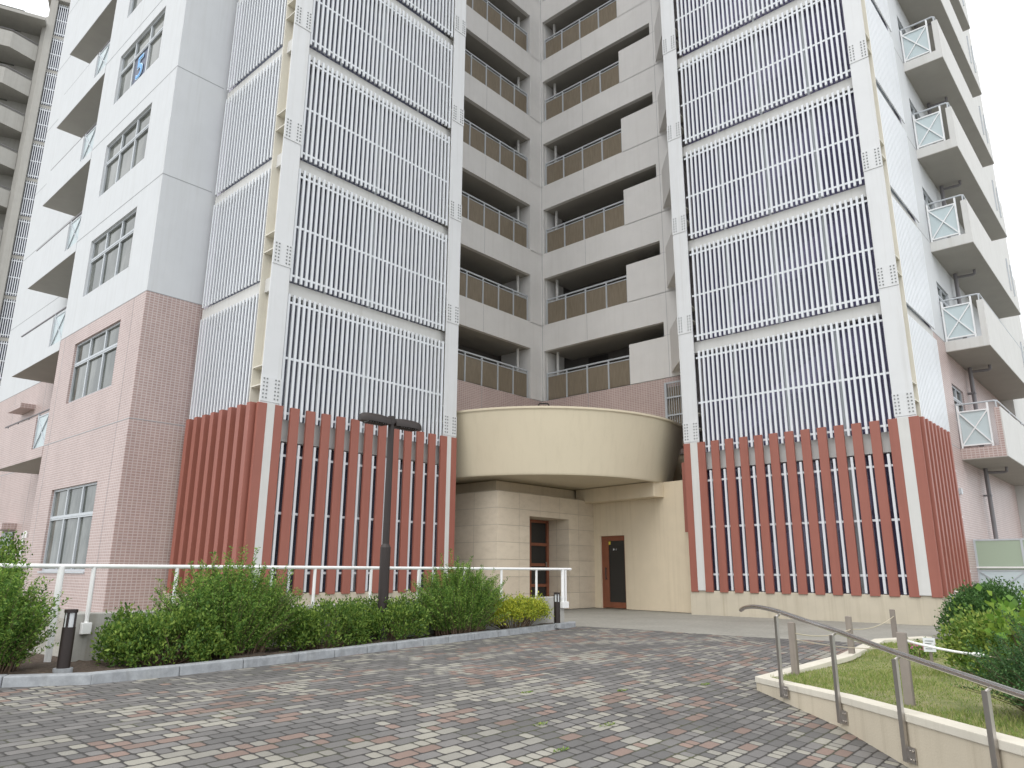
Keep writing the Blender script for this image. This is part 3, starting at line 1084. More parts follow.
# ---- right wing: wall, balconies, pipes
def right_wing():
    ops = [(22.2, 23.6, 4.95 + PITCH * k, 6.0 + PITCH * k) for k in range(0, 9)]
    for nm, z0, z1, mat, lab in (('tiled_wall', 0, 7.125, 'tile_pink', 'pink tiled wall below the right balconies'), ('white_wall', 7.135, TOP, 'white_wall', 'white wall behind the right balconies')):
        mb = MB()
        wall_cells(mb, mRW, 20.1, 30.0, z0, z1, ops, .14)
        mb.build(nm, mat, BLD, lab)
    w = MB()
    w.box(30.0, 36, 3.63, 8, 0, TOP)
    w.box(20.6, 30, 4.3, 9.2, 0, TOP - .01)
    w.box(20.0, 36, 3.6, 9.3, TOP, TOP + .2)
    w.build('end_wall', 'off_white', BLD, 'pale end wall beyond the right balconies')
    j = MB()
    for z in LEV:
        j.mbox(mRW, 20.1, 22.1, -.003, .01, z - .008, z + .008)
    j.mbox(mRW, 21.1, 21.112, -.003, .01, .2, 7.1)
    j.build('joint', 'joint_grey', BLD)
    for o in ops:
        window(mRW, *o, cols=2, d=.12)
    for k in range(10):
        z = LEV[k]
        tiled = k == 0
        b = MB()
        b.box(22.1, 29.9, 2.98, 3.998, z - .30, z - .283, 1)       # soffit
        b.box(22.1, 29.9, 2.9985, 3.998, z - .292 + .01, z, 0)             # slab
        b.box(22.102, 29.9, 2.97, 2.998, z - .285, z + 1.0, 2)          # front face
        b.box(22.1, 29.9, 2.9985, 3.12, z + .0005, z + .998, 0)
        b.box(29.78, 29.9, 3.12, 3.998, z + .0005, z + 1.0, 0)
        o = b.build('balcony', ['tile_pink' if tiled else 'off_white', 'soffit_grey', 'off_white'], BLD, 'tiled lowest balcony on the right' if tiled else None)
        MB().box(22.16, 22.17, 3.28, 3.92, z + .10, z + .96).build('glass_panel', 'glass_frosted', o)
        r = MB()
        r.bar((22.14, 3.26, z + .08), (22.14, 3.94, z + .98), .03, .035, up=(1, 0, 0))
        r.bar((22.145, 3.26, z + .98), (22.145, 3.94, z + .08), .03, .035, up=(1, 0, 0))
        r.box(22.13, 22.18, 3.93, 3.97, z, z + 1.16)
        r.box(22.13, 22.18, 3.24, 3.28, z, z + 1.16)
        r.box(22.13, 22.18, 3.28, 3.93, z + .96, z + .995)
        r.box(22.13, 22.18, 3.28, 3.93, z + .06, z + .095)
        r.build('cross_brace', 'louvre_bar', o)
        h = MB()
        h.tube([(22.15, 3.98, z + 1.18), (22.15, 3.1, z + 1.18), (22.2, 3.05, z + 1.18), (29.85, 3.05, z + 1.18)], .024, 8)
        for x in (24, 26, 28, 29.6):
            h.box(x - .02, x + .02, 3.03, 3.07, z + 1.0, z + 1.17)
        for x in (22.16,):
            h.box(x - .015, x + .015, 3.05, 3.08, z + 1.0, z + 1.17)
        h.box(28.2, 28.24, 2.93, 2.968, z + .1, z + 1.25)
        h.box(28.9, 28.94, 2.93, 2.968, z + .1, z + 1.25)
        h.build('handrail', 'frame_alu', o)
        if k:
            p = MB()
            p.tube([(24.3, 3.86, z - .3), (24.3, 3.86, z - .42), (24.3, 3.42, z - .44), (24.3, 3.36, z - .42), (24.3, 3.36, z - .3)], .04, 8)
        else:
            p = MB()
            p.tube([(24.3, 3.86, z - .3), (24.3, 3.86, z - .42), (24.3, 3.42, z - .44), (24.3, 3.36, z - .42), (24.3, 3.36, z - .3)], .04, 8)
        p.build('drain_elbow', 'pipe_grey', o, smooth=True)
    pi = MB()
    pi.tube([(24.3, 3.86, 1.6), (24.3, 3.86, TOP)], .058, 10)
    for k in range(10):
        pi.box(24.22, 24.38, 3.80, 3.99, 3.1 + PITCH * k, 3.14 + PITCH * k)
    pi.build('drain_pipe', 'pipe_grey', BLD, 'dark vertical drain pipe under the right balconies', smooth=True)
    MB().box(21.1, 21.25, 3.93, 3.998, 2.92, 3.06).build('vent_cap', 'frame_alu', BLD)
right_wing()

# ------------------------------------------------------------------ the blue number in the window
def number_sign():
    e = empty('number_sign', (6.045, 19.42, 14.05), 'blue number 5 hanging in the third window up of the white left wing', 'sign')
    MB().box(6.085, 6.097, 18.96, 19.88, 14.06, 15.0).build('backing', 'panel_navy', e)
    for nm, off, ext, x, mat in (('numeral_outline', .022, .004, 6.066, 'numeral_pale'), ('numeral', -.006, .004, 6.054, 'numeral_blue')):
        cu = bpy.data.curves.new(nm, 'FONT')
        cu.body = '5'
        cu.size = 1.0
        cu.offset = off
        cu.extrude = ext
        cu.align_x = 'CENTER'
        tmp = bpy.data.objects.new(nm, cu)
        COL.objects.link(tmp)
        dg = bpy.context.evaluated_depsgraph_get()
        me = bpy.data.meshes.new_from_object(tmp.evaluated_get(dg))
        bpy.data.objects.remove(tmp)
        me.materials.clear()
        me.materials.append(M[mat])
        o = bpy.data.objects.new(nm, me)
        COL.objects.link(o)
        o.parent = e
        # letters read from -X: text right is -Y, text up is +Z
        o.matrix_local = Matrix(((0, 0, -1, x - 6.045), (-1, 0, 0, 0), (0, 1, 0, .13), (0, 0, 0, 1)))
number_sign()

# ------------------------------------------------------------------ the other block far behind on the left
def far_block():
    e = empty('distant_tower_block', (10.5, 57.3, 0), 'beige tower block with rounded balconies far behind the white wing', 'building')
    rz = rad(-22)
    ax, ay = Vector((math.cos(rz), math.sin(rz), 0)), Vector((-math.sin(rz), math.cos(rz), 0))
    O = Vector((11.5, 56.6, 0))
    m = lambda u, d, z: tuple(O + ax * u + ay * d + Vector((0, 0, z)))
    H = 42.4
    w = MB()
    w.mbox(m, -.42, .02, -.3, 3, 0, H)
    w.prism([m(-.74, .05, 0), m(-.42, -.29, 0), m(-.42, -.05, 0), m(-.74, 1.3, 0)], 0, H - 1.6)
    w.mbox(m, .02, 6, .25, 8, 0, H)
    w.mbox(m, -14, -.42, 1.2, 9, 0, 39.9)
    w.mbox(m, -14, -.42, -1.0, 9, 39.9, 40.15)
    w.mbox(m, -.7, 6, -.35, 8, H, H + .4)
    w.build('wall', 'block_beige', e)
    p = MB()
    for i in range(16):
        u = .12 + i * .13
        p.mbox(m, u - .024, u + .024, -.05, .0, 27.78, 30.45)
    for z in (27.95, 29.1, 30.3):
        p.mbox(m, .05, 2.2, -.02, .02, z - .03, z + .03)
    p0 = p.build('louvre_panel', 'louvre_white', e)
    for k in list(range(-9, 0)) + list(range(1, 5)):
        copy_part(p0, 0, 0, PITCH * k)
    for k in range(-9, 5):
        MB().mbox(m, .03, 6, .0, .2, 30.47 + PITCH * k, 30.71 + PITCH * k).build('floor_beam', 'block_beige', e)
    MB().mbox(m, .03, 6, .2, .24, 0, H).build('glazing', 'glass_bluegrey', e)
    b = MB()
    z = 28.15
    poly = [(-9, 1.2), (-9, -1.0), (-2.2, -1.0), (-.74, .0), (-.74, 1.2)]
    pin = [(-9, 1.2), (-9, -.84), (-2.25, -.84), (-.76, .18), (-.76, 1.2)]
    P3 = [m(u, d, 0) for u, d in poly]
    b.prism(P3, z, z + .22)
    n = len(poly)
    for i in range(1, n - 2):
        q = [m(*poly[i], 0), m(*poly[i + 1], 0), m(*pin[i + 1], 0), m(*pin[i], 0)]
        b.prism(q, z + .22, z + 1.25)
    b0 = b.build('balcony', 'block_beige', e)
    r = MB()
    r.tube([m(-9, -.92, z + 1.45), m(-2.22, -.92, z + 1.45), m(-.76, .09, z + 1.45)], .03, 6)
    r.build('handrail', 'pipe_grey', b0)
    for k in list(range(-9, 0)) + list(range(1, 4)):
        copy_part(b0, 0, 0, PITCH * k)
    d = MB()
    for k in range(14):
        d.mbox(m, -6, -2.2, 1.17, 1.19, 1.5 + PITCH * k, 3.4 + PITCH * k)
    d.build('window', 'glass_window', e)
far_block()

# ------------------------------------------------------------------ white handrail, concrete wall, bollards, lamp
MB().box(3.02, 11.66, 9.12, 9.30, -.1, .535).build('retaining_wall', 'wall_concrete', bevel=.012)
tag(bpy.data.objects['retaining_wall'], 'low grey concrete wall behind the shrubs, carrying the white handrail', 'wall')

def white_rail():
    e = empty('handrail', (7, 9.12, 0), 'long white tubular handrail with white posts above the shrubs', 'handrail')
    MB().tube([(.4, 9.09, 1.035), (3.0, 9.09, 1.038), (11.84, 9.09, 1.048)], .024, 12).build('rail', 'rail_white', e, smooth=True)
    for x in (.9, 2.2, 2.815, 3.14, 4.07, 5.07, 6.0, 6.97, 7.9, 8.89, 9.83, 10.79, 11.58, 11.67):
        w = .034 if x in (2.815, 11.58) else .022
        zb = .0 if x < 3 else .40
        p = MB()
        p.tube([(x, 9.09, zb), (x, 9.09, 1.03)], w, 10)
        po = p.build('post', 'rail_white', e, smooth=True)
        if x > 3:
            MB().box(x - .05, x + .05, 9.05, 9.118, .32, .44).build('base_block', 'rail_white', po, bevel=.006)
white_rail()

def bollard(x, y, label):
    e = empty('bollard_light', (x, y, .05), label, 'bollard light', 'bollard lights in the planting bed')
    z = .05
    MB().tube([(x, y, z - .05), (x, y, z + .035)], .085, 16).build('base', 'kerb_stone', e, smooth=True)
    s = MB()
    s.tube([(x, y, z + .03), (x, y, z + .41)], .058, 16)
    for a in (45, 135, 225, 315):
        s.box(x + .047 * math.cos(rad(a)) - .009, x + .047 * math.cos(rad(a)) + .009, y + .047 * math.sin(rad(a)) - .009, y + .047 * math.sin(rad(a)) + .009, z + .41, z + .55)
    s.tube([(x, y, z + .545), (x, y, z + .575)], .06, 16)
    s.build('shaft', 'bronze', e, smooth=True)
    MB().tube([(x, y, z + .41), (x, y, z + .545)], .044, 16).build('lamp_lens', 'lamp_lens', e, smooth=True)
bollard(2.69, 8.22, 'dark bollard light beside the leftmost tall shrub, near the kerb')
bollard(11.07, 8.83, 'dark bollard light at the right end of the bed beside the yellow-green shrub')

def lamp():
    x, y = 6.83, 8.6
    e = empty('street_lamp', (x, y, .05), 'dark brown street lamp with two horizontal heads rising from the shrubs', 'street lamp')
    MB().tube([(x, y, 0), (x, y, 1.33)], .074, 20).tube([(x, y, 1.33), (x, y, 1.38)], [.074, .052], 20).build('sleeve', 'bronze', e, smooth=True)
    MB().tube([(x, y, 1.36), (x, y, 3.24)], [.052, .046], 16).build('pole', 'bronze', e, smooth=True)
    for s in (-1, 1):
        h = MB()
        a, b = x + s * .05, x + s * .58
        pts = []
        n = 14
        prof = []
        for i in range(n + 1):
            t = i / n
            u = a + (b - a) * t
            hw = .105 * math.sqrt(max(0, 1 - max(0, (t - .6) / .42) ** 2)) * min(1, .62 + t * 1.2)
            prof.append((u, max(hw, .012)))
        k = len(h.v)
        m = 9
        for (u, hw) in prof:
            for j in range(m):
                th = math.pi * j / (m - 1)
                h.v.append((u, y + hw * math.cos(th), 3.15 + .105 * (hw / .105) ** .5 * math.sin(th)))
            for (fy, z) in ((-1, 3.12), (1, 3.12)):
                h.v.append((u, y + hw * fy, z))
        st = m + 2
        for i in range(n):
            for j in range(st):
                j2 = (j + 1) % st
                h.f.append((i * st + j, i * st + j2, (i + 1) * st + j2, (i + 1) * st + j))
                h.mi.append(0)
        h.f.append(tuple(range(st)))
        h.f.append(tuple(n * st + j for j in range(st)))
        h.mi += [0, 0]
        for i in range(8):
            u = a + (b - a) * (.16 + .085 * i)
            h.box(u - .008, u + .008, y - .085, y + .085, 3.10, 3.122)
        ho = h.build('lamp_head', 'bronze', e, smooth=True)
        MB().box(min(a + s * .08, b - s * .12), max(a + s * .08, b - s * .12), y - .06, y + .06, 3.112, 3.1195).build('lens', 'lamp_lens', ho)
    MB().tube([(x, y, 3.14), (x, y, 3.26)], .056, 12).box(x - .07, x + .07, y - .05, y + .05, 3.16, 3.22).build('bracket', 'bronze', e)
lamp()

# ------------------------------------------------------------------ plants
def leaf_mesh(name, base, tip, width, fold=.25, mat='leaf_hedge', parent=None, loc=None, extra=None, up_bias=None):
    """base, tip: (n,3); four-cornered leaves folded along the midrib"""
    n = len(base)
    d = tip - base
    L = np.linalg.norm(d, axis=1, keepdims=True) + 1e-9
    dn = d / L
    r = RNG.normal(size=(n, 3))
    r[:, 2] += .8
    sx = np.cross(dn, r)
    sx /= np.linalg.norm(sx, axis=1, keepdims=True) + 1e-9
    nn = np.cross(sx, dn)
    mid = base + d * .45
    w = np.asarray(width).reshape(-1, 1) if np.ndim(width) else width
    a = mid + sx * w / 2 + nn * w * fold
    b = mid - sx * w / 2 + nn * w * fold
    V = np.stack([base, a, tip, b], 1).reshape(-1, 3)
    F = np.arange(n * 4).reshape(n, 4)
    o3 = np.array(origin(parent)) if parent is not None else np.array(loc if loc is not None else (0, 0, 0))
    me = bpy.data.meshes.new(name)
    me.vertices.add(n * 4)
    me.vertices.foreach_set('co', (V - o3).ravel())
    me.loops.add(n * 4)
    me.loops.foreach_set('vertex_index', F.ravel().astype(np.int32))
    me.polygons.add(n)
    me.polygons.foreach_set('loop_start', (np.arange(n) * 4).astype(np.int32))
    me.polygons.foreach_set('loop_total', np.full(n, 4, np.int32))
    me.materials.append(M[mat])
    me.update(calc_edges=True)
    o = bpy.data.objects.new(name, me)
    COL.objects.link(o)
    if parent is not None:
        o.parent = parent
    else:
        o.location = tuple(o3)
    return o

def sprig_shrub(name, c, rx, ry, h, nstem, label, mat='leaf_feathery', leaf=.035, step=.011, spread=.42, grp=None, cat='shrub', tall=.25):
    """many arching stems set with small leaves"""
    e = empty(name, c, label, cat, grp)
    c = np.array(c, float)
    tw = MB()
    B, T, W = [], [], []
    for i in range(nstem):
        a = RNG.uniform(0, 2 * np.pi)
        rr = np.sqrt(RNG.uniform(0, 1))
        base = c + np.array([np.cos(a) * rx * rr * .45, np.sin(a) * ry * rr * .45, 0])
        L = h * (RNG.uniform(.45, 1.0) if RNG.random() > tall * .25 else RNG.uniform(1.0, 1.2)) * (1 - .38 * rr ** 2)
        out = np.array([np.cos(a) * rx, np.sin(a) * ry, 0]) * rr * spread * RNG.uniform(.7, 1.3) + RNG.normal(size=3) * .05
        n = max(6, int(L / step))
        t = np.linspace(0, 1, n)
        P = base + t[:, None] * np.array([0, 0, L]) + (t ** 1.6)[:, None] * out
        P[:, 0] += np.sin(t * 5 + i) * .012
        if i % 2 == 0:
            tw.tube([P[0], P[n // 3], P[2 * n // 3], P[-1]], [.006, .004, .003, .0015], 4, cap=False)
        k = t > RNG.uniform(.06, .3)
        Q = P[k]
        m = len(Q)
        # short side shoots
        th = np.arange(m) * 2.4 + RNG.uniform(0, 6)
        sd = np.stack([np.cos(th), np.sin(th), RNG.uniform(.2, 1.1, m)], 1)
        sd /= np.linalg.norm(sd, axis=1, keepdims=True)
        shoot = (1 - t[k])[:, None] * .10 * RNG.uniform(.1, 1, (m, 1))
        Q = Q + sd * shoot
        l = leaf * RNG.uniform(.6, 1.25, (m, 1))
        B.append(Q)
        T.append(Q + sd * l)
        W.append(l[:, 0] * .42)
        # a second set of leaves for density
        sd2 = RNG.normal(size=(m, 3))
        sd2[:, 2] = np.abs(sd2[:, 2]) + .2
        sd2 /= np.linalg.norm(sd2, axis=1, keepdims=True)
        B.append(Q + sd2 * .01)
        T.append(Q + sd2 * (l + .01))
        W.append(l[:, 0] * .42)
    tw.build('stem', 'twig', e)
    leaf_mesh('foliage', np.concatenate(B), np.concatenate(T), np.concatenate(W), mat=mat, parent=e)
    return e

def mound_shrub(name, c, rx, ry, h, nclump, label, mat='leaf_hedge', leaf=.04, per=26, grp=None, cat='shrub', bare=.18, clump=.075, yaw=0., asp=.5):
    """a clipped mound: whorls of leaves through a shell of uneven depth over bare twigs"""
    e = empty(name, c, label, cat, grp)
    c = np.array(c, float)
    tw = MB()
    B, T, W = [], [], []
    cs, sn = math.cos(yaw), math.sin(yaw)
    ph = RNG.uniform(0, 6, 6)
    for i in range(nclump):
        a = RNG.uniform(0, 2 * np.pi)
        el = np.arcsin(RNG.uniform(-.1, 1))
        lump = 1 + .10 * np.sin(3 * a + ph[0]) + .08 * np.sin(5 * a + ph[1]) + .07 * np.sin(7 * el + 4 * a + ph[2])
        r = lump * (1 - RNG.exponential(.13))
        if r < .25:
            continue
        lx, ly = rx * r * math.copysign(abs(np.cos(a)) ** .75, np.cos(a)) * np.cos(el) ** .55, ry * r * math.copysign(abs(np.sin(a)) ** .75, np.sin(a)) * np.cos(el) ** .55
        p = c + np.array([lx * cs - ly * sn, lx * sn + ly * cs, h * (bare + (1 - bare) * max(0, np.sin(el)) ** .8 * r)])
        outd = np.array([lx * cs - ly * sn, lx * sn + ly * cs, 0.35 + np.sin(el)])
        outd /= np.linalg.norm(outd) + 1e-9
        m = int(per * RNG.uniform(.6, 1.3))
        d = RNG.normal(size=(m, 3)) * .75 + outd * .8 + np.array([0, 0, .3])
        d /= np.linalg.norm(d, axis=1, keepdims=True)
        q = p + RNG.normal(size=(m, 3)) * clump * .55
        l = leaf * RNG.uniform(.55, 1.3, (m, 1))
        B.append(q)
        T.append(q + d * l)
        W.append(l[:, 0] * asp)
        if i % 9 == 0:
            root = c + np.array([(lx * cs - ly * sn) * .3, (lx * sn + ly * cs) * .3, -.02])
            midp = (root + p) / 2 + RNG.normal(size=3) * .03
            tw.tube([root, midp, p], [.009, .006, .002], 5, cap=False)
    tw.build('stem', 'twig', e)
    leaf_mesh('foliage', np.concatenate(B), np.concatenate(T), np.concatenate(W), mat=mat, parent=e)
    return e

GB = 'shrubs in the kerbed planting bed'
sprig_shrub('shrub', (2.12, 8.70, .03), .70, .50, 1.0, 640, 'tall feathery green shrub left of the left bollard light, at the picture edge', grp=GB)
mound_shrub('shrub', (3.75, 8.42, .02), .64, .40, .52, 540, 'low rounded azalea just right of the left bollard light', grp=GB, leaf=.046)
sprig_shrub('shrub', (4.50, 8.50, .03), 1.0, .52, 1.10, 760, 'tall feathery shrub below the corner of the left red fins', grp=GB)
mound_shrub('shrub', (5.85, 8.62, .02), .80, .36, .55, 520, 'clipped dark green shrub left of the street lamp', grp=GB, yaw=.12, leaf=.042)
mound_shrub('shrub', (7.12, 8.75, .02), .66, .34, .55, 440, 'clipped dark green shrub around the street lamp foot', grp=GB, yaw=.12, leaf=.042)
sprig_shrub('shrub', (8.55, 8.80, .03), 1.12, .42, 1.12, 680, 'tall feathery shrub between the street lamp and the yellow-green shrub', grp=GB)
mound_shrub('shrub', (9.98, 8.90, .02), .88, .25, .50, 420, 'small yellow-green shrub at the right end of the bed', mat='leaf_yellow', grp=GB, bare=.40, yaw=.1)
mound_shrub('shrub', (3.15, 13.0, .0), .34, .34, 1.36, 400, 'small green shrub standing behind the white handrail at the left edge', grp=None, leaf=.05, clump=.1)
mound_shrub('shrub', (13.95, 2.02, .0), 1.05, .7, .78, 1100, 'dark green rounded bush below the glass screen on the right', mat='leaf_dark', leaf=.05, yaw=-1.4, clump=.09)
mound_shrub('shrub', (9.85, 1.52, -.06), .60, .46, .58, 560, 'yellowish green leafy bush behind the wooden stakes and white rope', mat='leaf_mid', leaf=.055, per=20, clump=.10, asp=.5, yaw=-1.3)
mound_shrub('shrub', (9.45, 1.34, .0), .32, .30, .70, 34, 'taller lime green plant with large round leaves at the right picture edge', mat='leaf_bright', leaf=.095, per=7, clump=.12, asp=.85, bare=.5)
sprig_shrub('shrub', (7.22, .88, -.06), .50, .50, .64, 560, 'dark needle-leaved juniper by the steel handrail at the lower right', mat='leaf_juniper', leaf=.028, step=.008, spread=.8)

# ------------------------------------------------------------------ lawn planter on the right
EDGE = [(12.95, 3.20), (12.05, 3.63), (10.1, 3.49), (7.80, 3.57), (7.03, 2.47), (6.26, 1.72), (5.42, .89), (4.55, .10), (3.7, -.6)]
def lawn_z(x, y):
    return np.maximum(-.075, gz(x, y) + .03)
def planter():
    tops = [.075, .065, .0, -.05, -.03, .01, .045, .07, .09]
    pts = [Vector((*p, 0)) for p in EDGE]
    nrm = []
    for i in range(len(pts)):
        d = (pts[min(i + 1, len(pts) - 1)] - pts[max(i - 1, 0)]).normalized()
        nrm.append(Vector((-d.y, d.x, 0)))       # left of the walk = inside the planter
    e = empty('planter_wall', (8, 2.8, -.3), 'low cream rendered wall around the lawn on the right', 'wall')
    for nm, mat, lo, hi, wi, out in (('wall_face', 'cream_render', None, -.06, .13, .0), ('coping', 'cream_coping', -.06, 0, .15, .012)):
        mb = MB()
        for i in range(len(pts) - 1):
            c = []
            for zz in (0, 1):
                for (k, ins) in ((i, -out), (i + 1, -out), (i + 1, wi), (i, wi)):
                    p = pts[k] + nrm[k] * ins
                    zl = (float(gz(p.x, p.y)) - .25) if lo is None else tops[k] + lo
                    c.append((p.x, p.y, zl if zz == 0 else tops[k] + hi))
            mb.hexa(c)
        mb.build(nm, mat, e, bevel=.006 if nm == 'coping' else 0)
planter()

LAWN = [(12.95, 3.12), (12.05, 3.55), (10.1, 3.41), (7.86, 3.48), (7.10, 2.40), (6.33, 1.65), (5.5, .80), (4.6, 0.0), (3.9, -.7), (8, -3), (14, -1), (15.5, 1.6)]
def inside(x, y, poly):
    r = np.zeros(np.shape(x), bool)
    n = len(poly)
    for i in range(n):
        (x0, y0), (x1, y1) = poly[i], poly[(i + 1) % n]
        cond = ((y0 > y) != (y1 > y)) & (x < (x1 - x0) * (y - y0) / (y1 - y0 + 1e-12) + x0)
        r ^= cond
    return r
def lawn():
    import bmesh
    bm = bmesh.new()
    vs = [bm.verts.new((x, y, 0)) for x, y in LAWN]
    bm.faces.new(vs)
    bmesh.ops.triangulate(bm, faces=bm.faces[:])
    for _ in range(4):
        bmesh.ops.subdivide_edges(bm, edges=[e for e in bm.edges if e.calc_length() > .35], cuts=1, use_grid_fill=False)
        bmesh.ops.triangulate(bm, faces=bm.faces[:])
    for v in bm.verts:
        v.co.z = float(lawn_z(v.co.x, v.co.y)) + random.uniform(-.004, .004)
    me = bpy.data.meshes.new('lawn')
    bm.to_mesh(me)
    bm.free()
    me.materials.append(M['turf_soil'])
    o = bpy.data.objects.new('lawn', me)
    COL.objects.link(o)
    tag(o, kind='structure')
    n = 46000
    x = RNG.uniform(5, 13, n * 2)
    y = RNG.uniform(-.5, 3.6, n * 2)
    k = inside(x, y, LAWN)
    # worn patches
    worn = np.sin(x * 2.1 + 1) * np.sin(y * 2.7 + x) + .5 * np.sin(x * 5.3 - y * 4)
    k &= (worn < .45) | (RNG.random(n * 2) < .35)
    x, y = x[k][:n], y[k][:n]
    b = np.stack([x, y, lawn_z(x, y) - .002], 1)
    d = RNG.normal(size=(len(x), 3)) * .55
    d[:, 2] = 1
    d /= np.linalg.norm(d, axis=1, keepdims=True)
    l = RNG.uniform(.018, .055, (len(x), 1)) * (1 + .5 * np.sin(x * 1.7 + y * 2.3))[:, None]
    g = leaf_mesh('grass', b, b + d * l, .007, mat='grass')
    tag(g, 'short patchy green and straw coloured lawn grass inside the cream wall', 'grass', kind='stuff')
lawn()

def steel_handrail():
    e = empty('handrail', (6.8, 2.4, -.2), 'stainless steel handrail curving down along the cream planter wall', 'handrail')
    posts = [((7.52, 3.15), .61, -.02), ((7.01, 2.44), .50, -.1), ((6.29, 1.74), .41, -.22), ((5.58, 1.04), .335, -.25), ((4.85, .37), .27, -.3)]
    path = [(8.02, 3.79, .60), (7.93, 3.69, .635), (7.80, 3.52, .652), (7.66, 3.34, .645), (7.52, 3.15, .625), (7.25, 2.78, .565), (7.01, 2.44, .51), (6.66, 2.09, .462), (6.29, 1.74, .42), (5.58, 1.04, .345), (4.85, .37, .28), (4.2, -.2, .22)]
    # smooth the path
    P = [Vector(p) for p in path]
    Q = []
    for i in range(len(P) - 1):
        p0, p1, p2, p3 = P[max(i - 1, 0)], P[i], P[i + 1], P[min(i + 2, len(P) - 1)]
        for j in range(5):
            t = j / 5
            Q.append(.5 * ((2 * p1) + (p2 - p0) * t + (2 * p0 - 5 * p1 + 4 * p2 - p3) * t * t + (3 * p1 - p0 - 3 * p2 + p3) * t ** 3))
    Q.append(P[-1])
    MB().tube(Q, .022, 14).build('rail', 'steel_rail', e, smooth=True)
    for (x, y), zt, zw in posts:
        g = float(gz(x, y))
        d = Vector((.66, .75, 0)).normalized()
        n = Vector((d.y, -d.x, 0)) * -1      # away from the lawn, towards the paving
        x, y = x + n.x * .035, y + n.y * .035
        p = MB()
        p.bar((x, y, g + .05), (x, y, zt - .03), .05, .022, up=tuple(n))
        p.tube([(x, y, zt - .035), (x - n.x * .035, y - n.y * .035, zt - .015)], .012, 8)
        po = p.build('post', 'steel_brushed', e)
        br = MB()
        c = Vector((x, y, g + .09)) + d * -.03
        for s in (-1,):
            a = Vector((x, y, 0)) + d * .02 - n * .012
            b = Vector((x, y, 0)) - d * .10 - n * .012
            br.bar((a.x, a.y, g + .105), (b.x, b.y, g + .105), .008, .11)
            for k_, zz in ((-.055, .075), (-.055, .135), (-.085, .075), (-.085, .135)):
                q = Vector((x, y, 0)) + d * k_ - n * .004
                br.tube([(q.x, q.y, g + zz), (q.x + n.x * .012, q.y + n.y * .012, g + zz)], .008, 8)
        br.build('bracket', 'steel_brushed', po)
steel_handrail()

STK = [((8.36, 3.37), -.06, .475, 'weathered grey wooden stake nearest the handrail end, at the planter corner'),
       ((10.30, 3.40), -.03, .46, 'second weathered stake back along the planter edge'),
       ((12.74, 3.54), -.02, .46, 'farthest weathered stake, standing against the beige plinth'),
       ((7.21, 1.95), -.08, .51, 'large weathered stake on the lawn beside the steel handrail')]
for i, ((x, y), z0, z1, lab) in enumerate(STK):
    mb = MB()
    w = .034 if i != 3 else .036
    mb.hexa([(x - w, y - w, z0 - .1), (x + w, y - w, z0 - .1), (x + w, y + w, z0 - .1), (x - w, y + w, z0 - .1),
             (x - w + .004, y - w, z1), (x + w, y - w + .003, z1 - .004), (x + w - .004, y + w, z1 + .003), (x - w, y + w, z1)])
    tag(mb.build('stake', 'stake_wood', bevel=.005), lab, 'stake', 'wooden stakes around the lawn')

def rope(name, a, b, sag, r, mat, label, group=None, n=14):
    a, b = Vector(a), Vector(b)
    pts = [a.lerp(b, t / n) - Vector((0, 0, sag * 4 * (t / n) * (1 - t / n))) for t in range(n + 1)]
    o = MB().tube(pts, r, 6).build(name, mat, smooth=True)
    tag(o, label, 'rope', group)
    return o
rope('rope', (8.37, 3.34, .36), (10.27, 3.38, .30), .05, .006, 'rope_tan', 'thin tan rope between the corner stake and the second stake', 'ropes strung between the stakes')
rope('rope', (10.33, 3.38, .30), (12.72, 3.52, .36), .06, .006, 'rope_tan', 'thin tan rope between the second stake and the farthest stake', 'ropes strung between the stakes')
rope('rope', (8.34, 3.32, .30), (7.24, 2.0, .37), .03, .004, 'rope_tan', 'thin rope between the corner stake and the large lawn stake', 'ropes strung between the stakes')
def white_rope():
    e = empty('rope', (7.21, 1.95, .3), 'thick white rope spliced to a tan cord, tied to the large lawn stake', 'rope', 'ropes strung between the stakes')
    A, Bq, Cq = Vector((7.24, 1.92, .44)), Vector((7.35, 1.42, .355)), Vector((7.55, .62, .285))
    n = 10
    MB().tube([A.lerp(Bq, t / n) - Vector((0, 0, .012 * 4 * t / n * (1 - t / n))) for t in range(n + 1)], .010, 8).build('white_length', 'rope_white', e, smooth=True)
    MB().tube([Bq.lerp(Cq, t / n) - Vector((0, 0, .01 * 4 * t / n * (1 - t / n))) for t in range(n + 1)], .006, 6).build('tan_length', 'rope_tan', e, smooth=True)
    MB().tube([Bq + Vector((-.008, .04, .006)), Bq, Bq + Vector((.008, -.04, -.004))], [.013, .02, .013], 8).build('knot', 'rope_white', e, smooth=True)
white_rope()

def plant_label():
    e = empty('plant_label', (10.32, 2.49, -.06), 'small white plant label on a thin stake in front of the bright green plant', 'sign')
    MB().box(10.31, 10.33, 2.475, 2.505, -.1, .10).build('stake', 'stake_wood', e)
    d = Vector((.25, -.97, 0)).normalized()
    c = Vector((10.30, 2.49, .17))
    mb = MB()
    mb.bar(c - d * .065, c + d * .065, .012, .16)
    mb.build('board', 'sign_white', e)
    t = MB()
    for i in range(4):
        q = c + Vector((-.008, -.002, .045 - i * .03))
        t.bar(q - d * .045, q + d * (.045 - .02 * (i % 2)), .002, .007)
    t.build('lettering', 'bolt_grey', e)
plant_label()

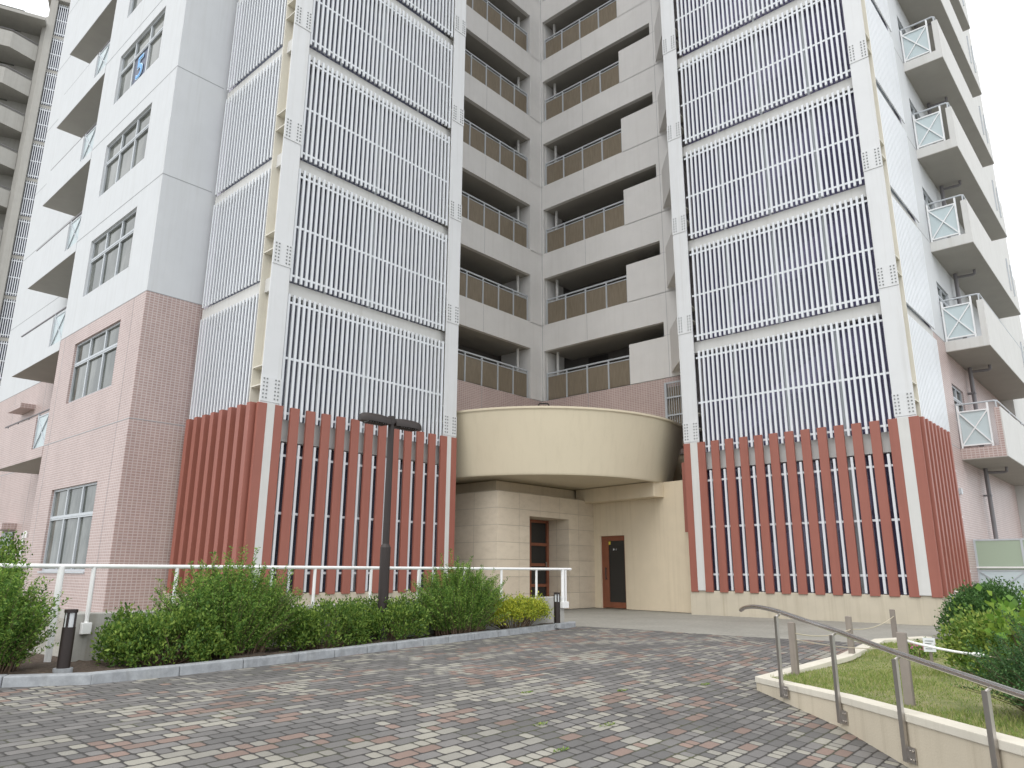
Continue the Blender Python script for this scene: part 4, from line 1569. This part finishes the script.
def flowers():
    c = (10.85, 2.74, -.05)
    e = mound_shrub('flowering_plant', c, .20, .17, .15, 40, 'low plant with small pink flowers at the back of the lawn', leaf=.035, per=14, cat='plant', bare=.1)
    n = 34
    a = RNG.uniform(0, 6.28, n)
    r = np.sqrt(RNG.random(n))
    p = np.stack([c[0] + np.cos(a) * r * .2, c[1] + np.sin(a) * r * .17, c[2] + .11 + RNG.uniform(0, .08, n)], 1)
    B, T = [], []
    for k in range(5):
        d = np.stack([np.cos(a + k * 1.256), np.sin(a + k * 1.256), np.full(n, .3)], 1)
        B.append(p)
        T.append(p + d * .022)
    leaf_mesh('blossom', np.concatenate(B), np.concatenate(T), .018, mat='flower_pink', parent=e)
flowers()

# weeds in the paving joints
for i, (x, y, s) in enumerate(((4.75, 3.95, 1.0), (5.2, 3.65, 1.2), (6.4, 4.3, .9), (5.5, 4.75, .8), (7.5, 4.0, 1.1), (4.35, 3.45, 1.0))):
    n = 45
    a = RNG.uniform(0, 6.28, n)
    r = np.sqrt(RNG.random(n)) * .045 * s
    z = float(gz(x, y))
    b = np.stack([x + np.cos(a) * r * 1.8, y + np.sin(a) * r * .5, np.full(n, z)], 1)
    d = np.stack([np.cos(a), np.sin(a), RNG.uniform(.2, 1, n)], 1)
    o = leaf_mesh('weed', b, b + d * .018, .008, mat='leaf_mid', loc=(x, y, z))
    tag(o, 'tiny weed tuft growing in a joint of the block paving', 'weed', 'weed tufts in the paving joints')

# ------------------------------------------------------------------ glass screen on the right
def glass_screen():
    e = empty('glass_screen', (22, 3.2, 0), 'greenish frosted glass screen with white posts at the right edge behind the bushes', 'fence')
    x = 22.0
    f = MB()
    for y in (3.98, 2.98, 1.9):
        f.box(x - .025, x + .025, y - .025, y + .025, 0, 1.84)
    f.build('post', 'frame_alu', e)
    f = MB()
    f.box(x - .06, x - .03, 1.5, 4.05, 1.13, 1.17)
    f.build('rail', 'rail_white', e)
    f = MB()
    f.box(x - .02, x + .02, 1.9, 3.98, 1.80, 1.84)
    f.box(x - .02, x + .02, 1.9, 3.98, 1.06, 1.09)
    f.box(x - .02, x + .02, 1.9, 3.98, .28, .31)
    f.build('frame', 'frame_alu', e)
    for (y0, y1) in ((3.0, 3.96), (1.92, 2.96)):
        MB().box(x - .008, x + .008, y0, y1, 1.09, 1.80).build('glass_panel', 'glass_green', e)
        o = MB().box(x - .008, x + .008, y0, y1, .31, 1.06).build('glass_panel', 'glass_frosted', e)
        r = MB()
        r.bar((x - .02, y0, .31), (x - .02, y1, 1.06), .02, .03, up=(1, 0, 0))
        r.bar((x - .024, y0, 1.06), (x - .024, y1, .31), .02, .03, up=(1, 0, 0))
        r.build('cross_brace', 'frame_alu', o)
glass_screen()

# small bent pipe and tap beside the right tower plinth
def tap():
    e = empty('standpipe', (17.0, 3.55, 0), 'small grey standpipe with bent metal spout at the right end of the beige plinth', 'pipe')
    MB().box(16.98, 17.16, 3.48, 3.64, 0, .60).build('housing', 'wall_concrete', e, bevel=.008)
    MB().tube([(17.02, 3.56, .58), (17.02, 3.54, .66), (17.0, 3.42, .62), (16.98, 3.32, .50), (16.98, 3.28, .40)], .022, 8).build('spout', 'steel_brushed', e, smooth=True)
tap()
